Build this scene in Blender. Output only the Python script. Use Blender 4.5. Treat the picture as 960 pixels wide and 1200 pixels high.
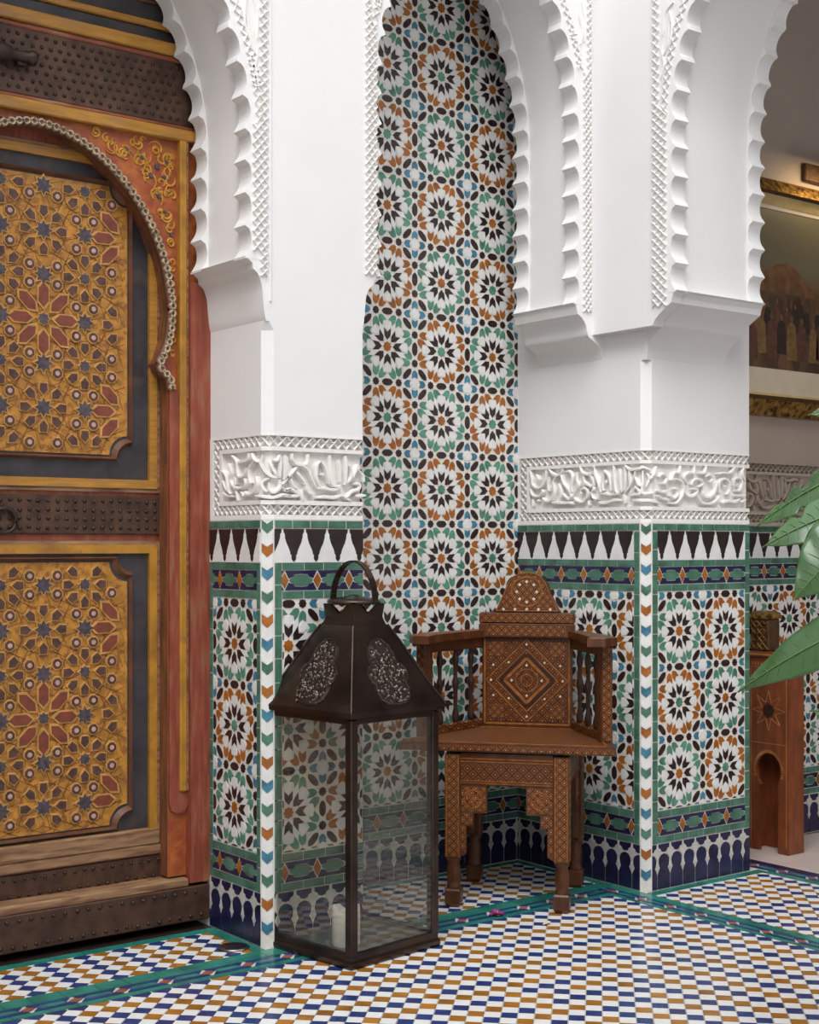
import bpy, math, random
from mathutils import Vector, Matrix
random.seed(7)
for o in list(bpy.data.objects): bpy.data.objects.remove(o)
SC = bpy.context.scene
COL = SC.collection
# ------------------------------------------------------------------ camera
FPX, HORIZON, CAMH = 1691.15, 638.0, 1.0
cam_d = bpy.data.cameras.new('camera'); cam = bpy.data.objects.new('camera', cam_d); COL.objects.link(cam)
cam.location = (0, 0, CAMH)
RX, RY = (0.79282, -0.60945), (0.60945, 0.79282)          # image right / view direction in plan
cam.rotation_euler = (math.pi/2, 0, -math.atan2(RY[0], RY[1]))
cam_d.sensor_fit = 'AUTO'; cam_d.sensor_width = 36
cam_d.lens = FPX/1200*36; cam_d.shift_y = (HORIZON-600)/1200
cam_d.clip_start = 0.05
SC.camera = cam
# ------------------------------------------------------------------ sky, sun, exposure
w = bpy.data.worlds.new('sky'); SC.world = w; w.use_nodes = True
bg = w.node_tree.nodes['Background']
bg.inputs[0].default_value = (0.91, 0.958, 1.0, 1); bg.inputs[1].default_value = 2.1
sun_d = bpy.data.lights.new('sun', 'SUN'); sun = bpy.data.objects.new('sun', sun_d); COL.objects.link(sun)
sun_d.energy = 2.55; sun_d.angle = math.radians(36); sun_d.color = (1.0, 0.985, 0.97)
sun.rotation_euler = Vector((0.55, 0.58, -0.98)).to_track_quat('-Z', 'Y').to_euler()
sun.location = (0, 0, 6)
vs = SC.view_settings
vs.view_transform = 'Standard'; vs.look = 'None'; vs.gamma = 1; vs.exposure = 0.0
vs.use_curve_mapping = False
# ------------------------------------------------------------------ materials
MATS = {}
def nd(nt, t, **k):
    n = nt.nodes.new(t)
    for a, b in k.items(): setattr(n, a, b)
    return n
def M(name, base, rough=.5, var=.12, vs=25, bump=0, bs=80, metal=0, spec=.5, coat=0, second=None, s2=6, cut=.55, soft=.08, stretch=None):
    """procedural material: base colour with noise variation, optional second colour in worn patches, fine bump"""
    m = bpy.data.materials.new(name); m.use_nodes = True; nt = m.node_tree
    p = nt.nodes['Principled BSDF']
    geo = nd(nt, 'ShaderNodeNewGeometry'); vec = geo.outputs['Position']
    if stretch:
        mp = nd(nt, 'ShaderNodeMapping'); mp.inputs['Scale'].default_value = stretch
        nt.links.new(vec, mp.inputs[0]); vec = mp.outputs[0]
    n = nd(nt, 'ShaderNodeTexNoise'); n.inputs['Scale'].default_value = vs; n.inputs['Detail'].default_value = 3
    nt.links.new(vec, n.inputs['Vector'])
    r = nd(nt, 'ShaderNodeMapRange'); r.inputs[1].default_value = .3; r.inputs[2].default_value = .7
    nt.links.new(n.outputs[0], r.inputs[0])
    mx = nd(nt, 'ShaderNodeMix', data_type='RGBA')
    mx.inputs[6].default_value = [c*(1-var) for c in base]+[1]; mx.inputs[7].default_value = [min(1, c*(1+var)) for c in base]+[1]
    nt.links.new(r.outputs[0], mx.inputs[0]); out = mx.outputs[2]
    if second:
        n2 = nd(nt, 'ShaderNodeTexNoise'); n2.inputs['Scale'].default_value = s2; n2.inputs['Detail'].default_value = 6
        nt.links.new(vec, n2.inputs['Vector'])
        r2 = nd(nt, 'ShaderNodeMapRange'); r2.inputs[1].default_value = cut-soft; r2.inputs[2].default_value = cut+soft
        nt.links.new(n2.outputs[0], r2.inputs[0])
        m2 = nd(nt, 'ShaderNodeMix', data_type='RGBA'); m2.inputs[7].default_value = list(second)+[1]
        nt.links.new(r2.outputs[0], m2.inputs[0]); nt.links.new(out, m2.inputs[6]); out = m2.outputs[2]
    nt.links.new(out, p.inputs['Base Color'])
    p.inputs['Roughness'].default_value = rough; p.inputs['Metallic'].default_value = metal
    p.inputs['Specular IOR Level'].default_value = spec
    p.inputs['Coat Weight'].default_value = coat; p.inputs['Coat Roughness'].default_value = .12
    if bump:
        b = nd(nt, 'ShaderNodeBump'); b.inputs['Strength'].default_value = bump; b.inputs['Distance'].default_value = .004
        nb = nd(nt, 'ShaderNodeTexNoise'); nb.inputs['Scale'].default_value = bs; nb.inputs['Detail'].default_value = 4
        nt.links.new(vec, nb.inputs['Vector']); nt.links.new(nb.outputs[0], b.inputs['Height']); nt.links.new(b.outputs[0], p.inputs['Normal'])
    MATS[name] = m
    return m
# stucco and tile glazes
M('stucco', (.795, .784, .779), .62, .015, 4, .05, 60)
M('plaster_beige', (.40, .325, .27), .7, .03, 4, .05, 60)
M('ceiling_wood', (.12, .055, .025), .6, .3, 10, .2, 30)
M('stucco_carved', (.82, .79, .76), .7, .03, 40, .08, 120)
M('grout', (.70, .66, .61), .8, .12, 60)
M('t_white', (.73, .72, .705), .28, .06, 30, .06, 60)
M('t_green', (.066, .165, .118), .22, .35, 22, .06, 60)
M('t_jade', (.085, .24, .175), .22, .35, 26, .06, 60)
M('t_brown', (.028, .014, .013), .25, .3, 30, .06, 60)
M('t_ochre', (.33, .105, .014), .25, .3, 24, .06, 60)
M('t_blue', (.05, .185, .275), .22, .35, 30, .06, 60)
M('t_navy', (.014, .015, .055), .24, .4, 25, .06, 60)
M('t_black', (.022, .013, .012), .3, .25, 30, .06, 60)
M('t_grey', (.52, .50, .47), .35, .1, 30, .06, 60)
M('f_white', (.84, .83, .81), .2, .04, 20, .05, 50)
M('f_blue', (.022, .045, .175), .22, .3, 14, .05, 50)
M('f_ochre', (.36, .15, .022), .22, .35, 12, .05, 50)
M('f_green', (.03, .205, .16), .2, .3, 16, .05, 50)
M('f_red', (.30, .10, .055), .3, .2, 16)
M('f_mortar', (.60, .57, .52), .7, .1, 40)
M('marble', (.60, .50, .46), .35, .12, 5, .03, 40)
# wood and metal
M('door_wood', (.20, .068, .028), .55, .35, 16, .25, 40, second=(.10, .045, .022), s2=9, cut=.58, stretch=(6, 6, .8))
M('door_red', (.26, .058, .03), .5, .3, 14, .25, 50, second=(.24, .12, .06), s2=14, cut=.62, stretch=(5, 5, .8))
M('door_red_h', (.26, .07, .035), .5, .3, 14, .25, 50, second=(.34, .22, .13), s2=14, cut=.62, stretch=(.8, 5, 6))
M('door_yellow', (.40, .185, .02), .45, .25, 18, .2, 60, second=(.30, .12, .025), s2=22, cut=.6)
M('door_yellow_h', (.40, .185, .024), .45, .25, 18, .2, 60, second=(.33, .16, .06), s2=22, cut=.6, stretch=(.8, 4, 6))
M('door_navy', (.034, .030, .036), .5, .4, 14, .2, 50, second=(.07, .045, .035), s2=18, cut=.62)
M('door_mould', (.135, .052, .026), .5, .3, 18, .2, 60)
M('inlay_ground', (.43, .19, .025), .42, .3, 35, .35, 90, second=(.26, .10, .02), s2=60, cut=.56, soft=.05)
M('inlay_rim', (.50, .26, .07), .4, .25, 40, .2, 90)
M('inlay_groove', (.16, .055, .012), .6, .3, 40)
M('inlay_red', (.19, .042, .022), .45, .25, 40, .15, 80)
M('inlay_dark', (.085, .035, .026), .45, .4, 60, .15, 90)
M('inlay_star', (.065, .05, .06), .45, .5, 90, .15, 90)
M('inlay_pink', (.50, .31, .25), .5, .2, 80)
M('vine_orange', (.36, .10, .022), .5, .3, 22, .3, 70, second=(.28, .055, .02), s2=30, cut=.5)
M('vine_gold', (.52, .25, .03), .45, .25, 40, .2, 80)
M('iron_band', (.075, .037, .024), .5, .35, 30, .35, 70, metal=.35, second=(.11, .055, .03), s2=16, cut=.6)
M('iron_dark', (.045, .026, .02), .45, .3, 40, .2, 70, metal=.4)
M('rope_paint', (.42, .33, .22), .55, .35, 50, .2, 80, second=(.10, .05, .03), s2=70, cut=.6)
M('sill_wood', (.30, .17, .085), .6, .3, 14, .3, 40, second=(.16, .07, .035), s2=12, cut=.55, stretch=(.8, 4, 6))
M('lantern_metal', (.062, .044, .037), .27, .4, 14, .10, 50, metal=.85, second=(.11, .08, .065), s2=9, cut=.6, soft=.15)
M('lantern_filigree', (.055, .04, .034), .4, .6, 160, .6, 220, metal=.8)
M('lantern_bead', (.13, .10, .085), .32, .6, 200, metal=.85)
M('lantern_plate', (.30, .28, .26), .3, .2, 20, .1, 60, metal=.7)
M('candle_wax', (.78, .75, .70), .5, .04, 20)
M('drain_steel', (.42, .38, .35), .28, .2, 10, metal=1)
M('chair_wood', (.085, .027, .009), .36, .4, 14, .12, 60, spec=.35, coat=.1, stretch=(3, 3, 1))
M('chair_dark', (.035, .013, .007), .4, .3, 40, spec=.35)
M('chair_amber', (.25, .085, .018), .4, .4, 60, .1, 120, spec=.3)
M('pearl', (.66, .58, .45), .3, .15, 60)
M('frame_gold', (.42, .24, .06), .38, .5, 50, .6, 90, metal=.75, second=(.08, .04, .015), s2=45, cut=.56)
M('frame_plain', (.62, .46, .22), .4, .15, 20, metal=.3)
M('frame_liner', (.62, .54, .42), .6, .05, 20)
M('frame_dark', (.09, .045, .018), .5, .4, 40, .4, 80, metal=.4)
M('table_wood', (.19, .05, .016), .4, .3, 14, .1, 60, stretch=(3, 3, 1))
M('table_line', (.40, .16, .035), .45, .2, 30)
M('leaf', (.045, .115, .03), .24, .35, 9, .12, 40, spec=.6)
M('leaf_vein', (.11, .20, .06), .4, .1, 20)
M('stem', (.10, .19, .05), .45, .2, 20)
M('terracotta', (.42, .17, .09), .7, .15, 20)
M('soil', (.05, .03, .02), .9, .3, 60, .5, 60)
M('petal_pink', (.42, .02, .22), .5, .25, 60)
M('petal_pale', (.70, .50, .36), .6, .15, 60)
def marquetry(name, scale, cols, flat=False):
    """tiny geometric wood-and-bone mosaic"""
    m = bpy.data.materials.new(name); m.use_nodes = True; nt = m.node_tree; p = nt.nodes['Principled BSDF']
    geo = nd(nt, 'ShaderNodeTexCoord')
    mp = nd(nt, 'ShaderNodeMapping'); mp.inputs['Scale'].default_value = (1, 1, 0) if flat else (1, 0, 1); mp.inputs['Rotation'].default_value = (0, 0, .785) if flat else (0, .785, 0); nt.links.new(geo.outputs['Object'], mp.inputs[0])
    v = nd(nt, 'ShaderNodeTexVoronoi', feature='F1', distance='CHEBYCHEV'); v.inputs['Scale'].default_value = scale; v.inputs['Randomness'].default_value = .0
    nt.links.new(mp.outputs[0], v.inputs['Vector'])
    cr = nd(nt, 'ShaderNodeValToRGB'); cr.color_ramp.interpolation = 'CONSTANT'
    e = cr.color_ramp.elements; e[0].position = 0; e[0].color = cols[0]+(1,); e[1].position = .11; e[1].color = cols[1]+(1,)
    for pos, c in ((.24, cols[2]), (.38, cols[3])):
        q = e.new(pos); q.color = c+(1,)
    nt.links.new(v.outputs['Distance'], cr.inputs[0]); nt.links.new(cr.outputs[0], p.inputs['Base Color'])
    p.inputs['Roughness'].default_value = .38; p.inputs['Specular IOR Level'].default_value = .35
    MATS[name] = m
marquetry('marquetry', 46, ((.30, .13, .04), (.022, .008, .004), (.17, .052, .012), (.055, .016, .006)))
marquetry('marquetry_fine', 58, ((.44, .25, .10), (.020, .007, .004), (.25, .085, .018), (.060, .018, .007)))
marquetry('marquetry_seat', 40, ((.34, .15, .045), (.06, .019, .008), (.18, .06, .015), (.085, .027, .010)), True)
def glass(name):
    m = bpy.data.materials.new(name); m.use_nodes = True; nt = m.node_tree; nt.nodes.clear()
    o = nd(nt, 'ShaderNodeOutputMaterial'); t = nd(nt, 'ShaderNodeBsdfTransparent'); t.inputs[0].default_value = (.90, .90, .875, 1)
    g = nd(nt, 'ShaderNodeBsdfGlossy'); g.inputs['Roughness'].default_value = .03; g.inputs[0].default_value = (.9, .9, .9, 1)
    d = nd(nt, 'ShaderNodeBsdfDiffuse'); d.inputs[0].default_value = (.55, .53, .5, 1)
    lw = nd(nt, 'ShaderNodeLayerWeight'); lw.inputs[0].default_value = .5; fp = nd(nt, 'ShaderNodeMath', operation='POWER'); fp.inputs[1].default_value = 3.0; nt.links.new(lw.outputs['Facing'], fp.inputs[0]); fr = nd(nt, 'ShaderNodeMapRange'); fr.inputs[3].default_value = .035; fr.inputs[4].default_value = .7; nt.links.new(fp.outputs[0], fr.inputs[0])
    a = nd(nt, 'ShaderNodeMixShader'); b = nd(nt, 'ShaderNodeMixShader')
    no = nd(nt, 'ShaderNodeTexNoise'); no.inputs['Scale'].default_value = 7; no.inputs['Detail'].default_value = 4
    mr = nd(nt, 'ShaderNodeMapRange'); mr.inputs[1].default_value = .35; mr.inputs[2].default_value = .75; mr.inputs[3].default_value = .01; mr.inputs[4].default_value = .05
    nt.links.new(no.outputs[0], mr.inputs[0]); nt.links.new(mr.outputs[0], b.inputs[0])
    nt.links.new(fr.outputs[0], a.inputs[0]); nt.links.new(t.outputs[0], a.inputs[1]); nt.links.new(g.outputs[0], a.inputs[2])
    nt.links.new(a.outputs[0], b.inputs[1]); nt.links.new(d.outputs[0], b.inputs[2]); nt.links.new(b.outputs[0], o.inputs[0])
    MATS[name] = m
glass('lantern_glass')
lm = bpy.data.materials.new('lamp_glow'); lm.use_nodes = True
lm.node_tree.nodes['Principled BSDF'].inputs['Emission Color'].default_value = (1, .72, .36, 1)
lm.node_tree.nodes['Principled BSDF'].inputs['Emission Strength'].default_value = 12
MATS['lamp_glow'] = lm
# ------------------------------------------------------------------ mesh helpers
def tag(o, label=None, cat=None, group=None, kind=None):
    if label: o['label'] = label
    if cat: o['category'] = cat
    if group: o['group'] = group
    if kind: o['kind'] = kind
    return o
def link(name, me, parent=None, loc=None):
    o = bpy.data.objects.new(name, me); COL.objects.link(o)
    if parent: o.parent = parent
    if loc: o.location = loc
    return o
def empty(name, loc, rz=0):
    o = bpy.data.objects.new(name, None); COL.objects.link(o)
    o.location = loc; o.rotation_euler = (0, 0, rz); o.empty_display_size = .1
    return o
class MB:
    def __init__(s): s.v = []; s.f = []; s.m = []; s.sm = []
    def add(s, vs, fs, mi=0, smooth=False):
        k = len(s.v); s.v += [tuple(v) for v in vs]
        for f in fs: s.f.append([k+i for i in f]); s.m.append(mi); s.sm.append(smooth)
        return s
    def box(s, x0, x1, y0, y1, z0, z1, mi=0, P=None):
        vs = [(x, y, z) for z in (z0, z1) for y in (y0, y1) for x in (x0, x1)]
        if P: vs = [P(*v) for v in vs]
        return s.add(vs, [(0, 2, 3, 1), (4, 5, 7, 6), (0, 1, 5, 4), (2, 6, 7, 3), (0, 4, 6, 2), (1, 3, 7, 5)], mi)
    def bbox(s, x0, x1, y0, y1, z0, z1, b=.003, mi=0, P=None):
        """box with bevelled vertical and horizontal edges (chamfered outline, two rings)"""
        def ring(z, i): return [(x0+i+b, y0+i, z), (x1-i-b, y0+i, z), (x1-i, y0+i+b, z), (x1-i, y1-i-b, z), (x1-i-b, y1-i, z), (x0+i+b, y1-i, z), (x0+i, y1-i-b, z), (x0+i, y0+i+b, z)]
        R = [ring(z0, b), ring(z0+b, 0), ring(z1-b, 0), ring(z1, b)]
        return s.rings(R, mi, P)
    def rings(s, R, mi=0, P=None, cap=True, smooth=False, close=True):
        n = len(R[0]); vs = [q for r in R for q in r]
        if P: vs = [P(*v) for v in vs]
        fs = []
        for k in range(len(R)-1):
            for i in range(n if close else n-1):
                j = (i+1) % n; fs.append((k*n+i, k*n+j, (k+1)*n+j, (k+1)*n+i))
        s.add(vs, fs, mi, smooth)
        if cap:
            s.add([vs[i] for i in range(n)], [list(range(n))[::-1]], mi); s.add([vs[(len(R)-1)*n+i] for i in range(n)], [list(range(n))], mi)
        return s
    def prism(s, P, poly, d0, d1, inset=0, mi=0, bottom=False, side=None):
        n = len(poly); c = (sum(p[0] for p in poly)/n, sum(p[1] for p in poly)/n)
        top = poly
        if inset:
            r = max(math.hypot(p[0]-c[0], p[1]-c[1]) for p in poly) or 1
            k = 1-inset/r; top = [(c[0]+(p[0]-c[0])*k, c[1]+(p[1]-c[1])*k) for p in poly]
        vs = [P(p[0], p[1], d0) for p in poly]+[P(p[0], p[1], d1) for p in top]
        s.add(vs, [list(range(n, 2*n))], mi)
        s.add(vs, [(i, (i+1) % n, n+(i+1) % n, n+i) for i in range(n)], mi if side is None else side)
        if bottom: s.add(vs[:n], [list(range(n))[::-1]], mi)
        return s
    def lathe(s, prof, c=(0, 0, 0), seg=16, mi=0, smooth=True, P=None):
        R = [[(c[0]+r*math.cos(2*math.pi*i/seg), c[1]+r*math.sin(2*math.pi*i/seg), c[2]+z) for i in range(seg)] for r, z in prof]
        return s.rings(R, mi, P, True, smooth)
    def tube(s, pts, rad, seg=8, mi=0, flat=1.0, up=Vector((0, 0, 1))):
        pts = [Vector(p) for p in pts]; R = []
        for i, p in enumerate(pts):
            d = (pts[min(i+1, len(pts)-1)]-pts[max(i-1, 0)]).normalized()
            a = d.cross(up)
            if a.length < 1e-4: a = d.cross(Vector((1, 0, 0)))
            a.normalize(); b = a.cross(d); r = rad[i] if isinstance(rad, (list, tuple)) else rad
            R.append([tuple(p+a*r*math.cos(2*math.pi*k/seg)+b*r*flat*math.sin(2*math.pi*k/seg)) for k in range(seg)])
        return s.rings(R, mi, None, True, True)
    def ridge(s, P, a, b, w, d0, d1, mi=0, top=.35):
        dx, dy = b[0]-a[0], b[1]-a[1]; L = math.hypot(dx, dy) or 1; nx, ny = -dy/L*w/2, dx/L*w/2
        vs = []
        for q in (a, b): vs += [P(q[0]+nx, q[1]+ny, d0), P(q[0]+nx*top, q[1]+ny*top, d1), P(q[0]-nx*top, q[1]-ny*top, d1), P(q[0]-nx, q[1]-ny, d0)]
        return s.add(vs, [(0, 4, 5, 1), (1, 5, 6, 2), (2, 6, 7, 3), (0, 1, 2, 3), (7, 6, 5, 4)], mi)
    def stroke(s, P, pts, w, d0, d1, mi=0, per=5, taper=.35, round_=.5):
        """brush-like carved stroke along a smoothed polyline, swelling in the middle"""
        q = smooth(pts, per); n = len(q); R = []
        for i, p in enumerate(q):
            a = q[max(i-1, 0)]; b = q[min(i+1, n-1)]; dx, dy = b[0]-a[0], b[1]-a[1]; L = math.hypot(dx, dy) or 1
            t = i/(n-1); k = taper+(1-taper)*min(1, 3.2*min(t, 1-t)+.12); h = w/2*k; nx, ny = -dy/L, dx/L
            R.append([P(p[0]+nx*h, p[1]+ny*h, d0), P(p[0]+nx*h*.92, p[1]+ny*h*.92, d0+(d1-d0)*.6), P(p[0]+nx*h*round_, p[1]+ny*h*round_, d1), P(p[0]-nx*h*round_, p[1]-ny*h*round_, d1), P(p[0]-nx*h*.92, p[1]-ny*h*.92, d0+(d1-d0)*.6), P(p[0]-nx*h, p[1]-ny*h, d0)])
        s.rings(R, mi, None, False, False, False)
        s.add(R[0], [list(range(6))], mi); s.add(R[-1], [list(range(6))[::-1]], mi)
        return s
    def mesh(s, name, mats):
        me = bpy.data.meshes.new(name); me.from_pydata(s.v, [], s.f)
        for m in (mats if isinstance(mats, (list, tuple)) else [mats]): me.materials.append(MATS[m])
        me.polygons.foreach_set('material_index', s.m); me.polygons.foreach_set('use_smooth', s.sm)
        me.update()
        return me
    def build(s, name, mats, parent=None, kind=None, recalc=True, loc=None):
        me = s.mesh(name, mats)
        if recalc:
            import bmesh
            bm = bmesh.new(); bm.from_mesh(me); bmesh.ops.recalc_face_normals(bm, faces=bm.faces); bm.to_mesh(me); bm.free()
        o = link(name, me, parent, loc)
        if kind: o['kind'] = kind
        return o
def smooth(pts, per=5):
    if len(pts) < 3: return [tuple(pts[0][k]+(pts[-1][k]-pts[0][k])*i/per for k in range(len(pts[0]))) for i in range(per+1)]
    out = []; n = len(pts)
    for i in range(n-1):
        p0, p1, p2, p3 = pts[max(i-1, 0)], pts[i], pts[i+1], pts[min(i+2, n-1)]
        for j in range(per):
            t = j/per
            out.append(tuple(.5*(2*p1[k]+(p2[k]-p0[k])*t+(2*p0[k]-5*p1[k]+4*p2[k]-p3[k])*t*t+(3*p1[k]-p0[k]-3*p2[k]+p3[k])*t**3) for k in range(len(p1))))
    out.append(tuple(pts[-1]))
    return out
def FA(Y): return lambda s, t, d: (s, Y-d, t)               # wall facing the court (-Y): s = X
def FB(X): return lambda s, t, d: (X-d, -s, t)              # wall facing -X: s = -Y
FF = lambda s, t, d: (s, t, d)
def pixel_size(p):
    x, y, z = p; dep = x*RY[0]+y*RY[1]
    if dep < .2: return 0
    px = 480+FPX*(x*RX[0]+y*RX[1])/dep; py = HORIZON+FPX*(CAMH-z)/dep
    return (1 if -20 < px < 980 and -20 < py < 1220 else .05)/dep**2
def area(poly): return abs(sum(poly[i-1][0]*poly[i][1]-poly[i][0]*poly[i-1][1] for i in range(len(poly))))/2
def clip(poly, s0, s1, t0, t1):
    for ax, lim, sg in ((0, s0, 1), (0, s1, -1), (1, t0, 1), (1, t1, -1)):
        out = []; n = len(poly)
        for i in range(n):
            a, b = poly[i], poly[(i+1) % n]; da, db = sg*(a[ax]-lim), sg*(b[ax]-lim)
            if da >= 0: out.append(a)
            if (da >= 0) != (db >= 0):
                t = da/(da-db); out.append((a[0]+(b[0]-a[0])*t, a[1]+(b[1]-a[1])*t))
        poly = out
        if len(poly) < 3: return None
    return poly if area(poly) > 2e-6 else None
CACHE = {}
def lay(parent, items, name='tile', rest='tile_field', limit=300, inset=.0007):
    """items: (P, poly, material, height). The largest in view become objects of their own, the rest one field"""
    W = []
    for it in items:
        P, poly, mat, h = it; n = len(poly); c = (sum(p[0] for p in poly)/n, sum(p[1] for p in poly)/n)
        W.append((area(poly)*pixel_size(P(c[0], c[1], 0)), c, it))
    W.sort(key=lambda q: -q[0])
    for k, (wt, c, (P, poly, mat, h)) in enumerate(W[:limit]):
        o0 = Vector(P(c[0], c[1], 0)); b = MB(); b.prism(P, poly, -.001, h, inset)
        vs = [tuple(round(x, 5) for x in Vector(v)-o0) for v in b.v]
        key = (tuple(tuple(round(x, 4) for x in v) for v in vs), mat)
        if key not in CACHE:
            b.v = vs; CACHE[key] = b.mesh(name, mat)
        link(name, CACHE[key], parent, o0)
    if len(W) > limit:
        mats = sorted({q[2][2] for q in W[limit:]}); b = MB()
        for wt, c, (P, poly, mat, h) in W[limit:]: b.prism(P, poly, -.001, h, inset, mats.index(mat))
        b.build(rest, mats, parent, 'stuff', recalc=False)
# ------------------------------------------------------------------ zellige patterns
def rot(p, a): c, s = math.cos(a), math.sin(a); return (p[0]*c-p[1]*s, p[0]*s+p[1]*c)
def star(r1, r2, n=8, a0=0): return [rot((0, r1 if i % 2 == 0 else r2), a0+math.pi*i/n) for i in range(2*n)]
def cell_pieces():
    """one square of the rosette pattern (unit side, rosette in the middle), colour codes: k dark, w white, o outer, c centre, b blue"""
    L = [(star(.078, .062), 'c')]
    dark = [(0, .094), (.056, .155), (.065, .262), (0, .205), (-.065, .262), (-.056, .155)]
    hexa = [(0, .218), (.052, .268), (.058, .303), (.066, .350), (.012, .366), (0, .356), (-.012, .366), (-.066, .350), (-.058, .303), (-.052, .268)]
    pet = [(.151, .440), (.117, .452), (.0735, .439), (.012, .376), (.076, .362), (.088, .290), (.140, .352), (.158, .401)]
    kite = [(0, .132), (.009, .165), (.034, .256), (.040, .285), (.024, .318), (0, .375), (-.024, .318), (-.040, .285), (-.034, .256), (-.009, .165)]
    for k in range(8):
        a = k*math.pi/4
        L.append(([rot(p, a) for p in dark], 'k')); L.append(([rot(p, a) for p in hexa], 'w'))
        L.append(([rot(p, a+math.pi/8) for p in kite], 'w'))
        L.append(([rot(p, a) for p in pet], 'o')); L.append(([rot((-p[0], p[1]), a) for p in pet][::-1], 'o'))
    ell = lambda hl, hw: [(hl, 0), (hl*.72, hw*.72), (hl*.3, hw), (-hl*.3, hw), (-hl*.72, hw*.72), (-hl, 0), (-hl*.72, -hw*.72), (-hl*.3, -hw), (hl*.3, -hw), (hl*.72, -hw*.72)]
    mv = lambda q, x, y: [(p[0]+x, p[1]+y) for p in q]
    L.append((mv(ell(.102, .05), 0, .5), 'k')); L.append((mv([rot(p, math.pi/2) for p in ell(.102, .05)], .5, 0), 'k'))
    for s_ in (-1, 1):
        L.append((mv(star(.062, .05), s_*.205, .5), 'k')); L.append((mv(star(.062, .05), .5, s_*.205), 'k'))
        for t_ in (-1, 1):
            L.append((mv([rot(p, -s_*t_*math.pi/4) for p in ell(.108, .045)], s_*.36, t_*.36), 'k'))
    L.append((mv(star(.082, .062), .5, .5), 'w'))
    blu = [(0, .199), (.03, .180), (.053, .148), (.055, .077), (0, .099), (-.055, .077), (-.053, .148), (-.03, .180)]
    for k in range(4): L.append((mv([rot(p, k*math.pi/2) for p in blu], .5, .5), 'b'))
    return L
CELL = cell_pieces()
def zellige(P, s0, s1, t0, t1, cs, ct, sc, tc, par, h=.0022):
    out = []
    for i in range(math.floor((s0-sc)/cs-.6), math.ceil((s1-sc)/cs+.6)+1):
        for j in range(math.floor((t0-tc)/ct-.6), math.ceil((t1-tc)/ct+.6)+1):
            even = (i+j+par) % 2 == 0
            cm = {'k': 't_brown', 'w': 't_white', 'o': 't_jade' if even else 't_ochre', 'c': 't_ochre' if even else 't_jade', 'b': 't_blue'}
            for poly, c in CELL:
                q = clip([(sc+(i+p[0])*cs, tc+(j+p[1])*ct) for p in poly], s0, s1, t0, t1)
                if q: out.append((P, q, cm[c], h))
    return out
def row_h(P, s0, s1, t0, t1, L, mat, g=.0012, h=.003):
    out = []; n = max(1, round((s1-s0)/L)); e = [s0+(s1-s0)*(i+(random.uniform(-.12, .12) if 0 < i < n else 0))/n for i in range(n+1)]
    for i in range(n): out.append((P, [(e[i]+g, t0+g), (e[i+1]-g, t0+g), (e[i+1]-g, t1-g), (e[i]+g, t1-g)], mat, h))
    return out
def row_v(P, s0, s1, t0, t1, L, mat, g=.0012, h=.003):
    out = []; n = max(1, round((t1-t0)/L)); e = [t0+(t1-t0)*(i+(random.uniform(-.12, .12) if 0 < i < n else 0))/n for i in range(n+1)]
    for i in range(n): out.append((P, [(s0+g, e[i]+g), (s1-g, e[i]+g), (s1-g, e[i+1]-g), (s0+g, e[i+1]-g)], mat, h))
    return out
def units(P, s0, s1, t0, L, off, shapes, ht=1.0):
    out = []
    for k in range(math.floor((s0-off)/L)-1, math.ceil((s1-off)/L)+2):
        c = off+k*L
        for poly, mat, h in shapes:
            q = clip([(c+p[0], t0+p[1]*ht) for p in poly], s0, s1, t0-1, t0+1)
            if q: out.append((P, q, mat, h))
    return out
def sym(half): return half+[(-p[0], p[1]) for p in half[::-1] if abs(p[0]) > 1e-6]
def sym4(q): r = q+[(-x, y) for x, y in q[::-1] if x]; return r+[(x, -y) for x, y in r[::-1] if y and True]
CART = sym4([(.0355, 0), (.0300, .0058), (.0245, .0062), (.0190, .0132), (0, .0145)])
NAVT = [(-.0475, .0245), (-.0365, .0050), (-.0312, .0078), (-.0252, .0082), (-.0198, .0152), (0, .0166), (.0198, .0152), (.0252, .0082), (.0312, .0078), (.0365, .0050), (.0475, .0245)]
def star_band(P, s0, s1, tm, off=0):
    L = .098
    return units(P, s0, s1, tm, L, off, [(CART, 't_green', .003), (NAVT, 't_navy', .003), ([(x, -y) for x, y in NAVT[::-1]], 't_navy', .003),
        ([(.049-.0115, 0), (.049, -.0195), (.049+.0115, 0), (.049, .0195)], 't_ochre', .0035)])
PEND = [(.0305, 0), (.0292, -.009), (.0258, -.013), (.0252, -.022), (.0205, -.036), (.013, -.050), (.0095, -.059), (.0095, -.063), (.0058, -.066), (.0058, -.076), (0, -.082)]
def pendants(P, s0, s1, tt, off=0):
    L = .067; R = PEND; g = .0012
    white = [(.0305+g, -.001)]+[(x+g, y) for x, y in R[1:-1]]+[(g, -.085), (L-g, -.085)]+[(L-x-g, y) for x, y in R[1:-1][::-1]]+[(L-.0305-g, -.001)]
    return units(P, s0, s1, tt, L, off, [(sym(PEND)[::-1], 't_black', .0035), (white[::-1], 't_white', .003)])
KEY = sym([(.0255, .004), (.0255, .046), (.0205, .057), (.0155, .065), (.019, .071), (.0215, .081), (.0205, .091), (.015, .1), (.007, .1045), (0, .106)])
KTOP = sym([(.0228, .134), (.0215, .123), (.0135, .1195), (.010, .1125), (0, .110)])
CROS = [(.027, .083), (.032, .092), (.0375, .1), (.043, .107), (.0415, .1145), (.0325, .118), (.0305, .128), (.027, .1365), (.0235, .128), (.0215, .118), (.0125, .1145), (.011, .107), (.0165, .1), (.022, .092)]
DIAM = [(.027, .052), (.0335, .067), (.027, .081), (.0205, .067)]
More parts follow.
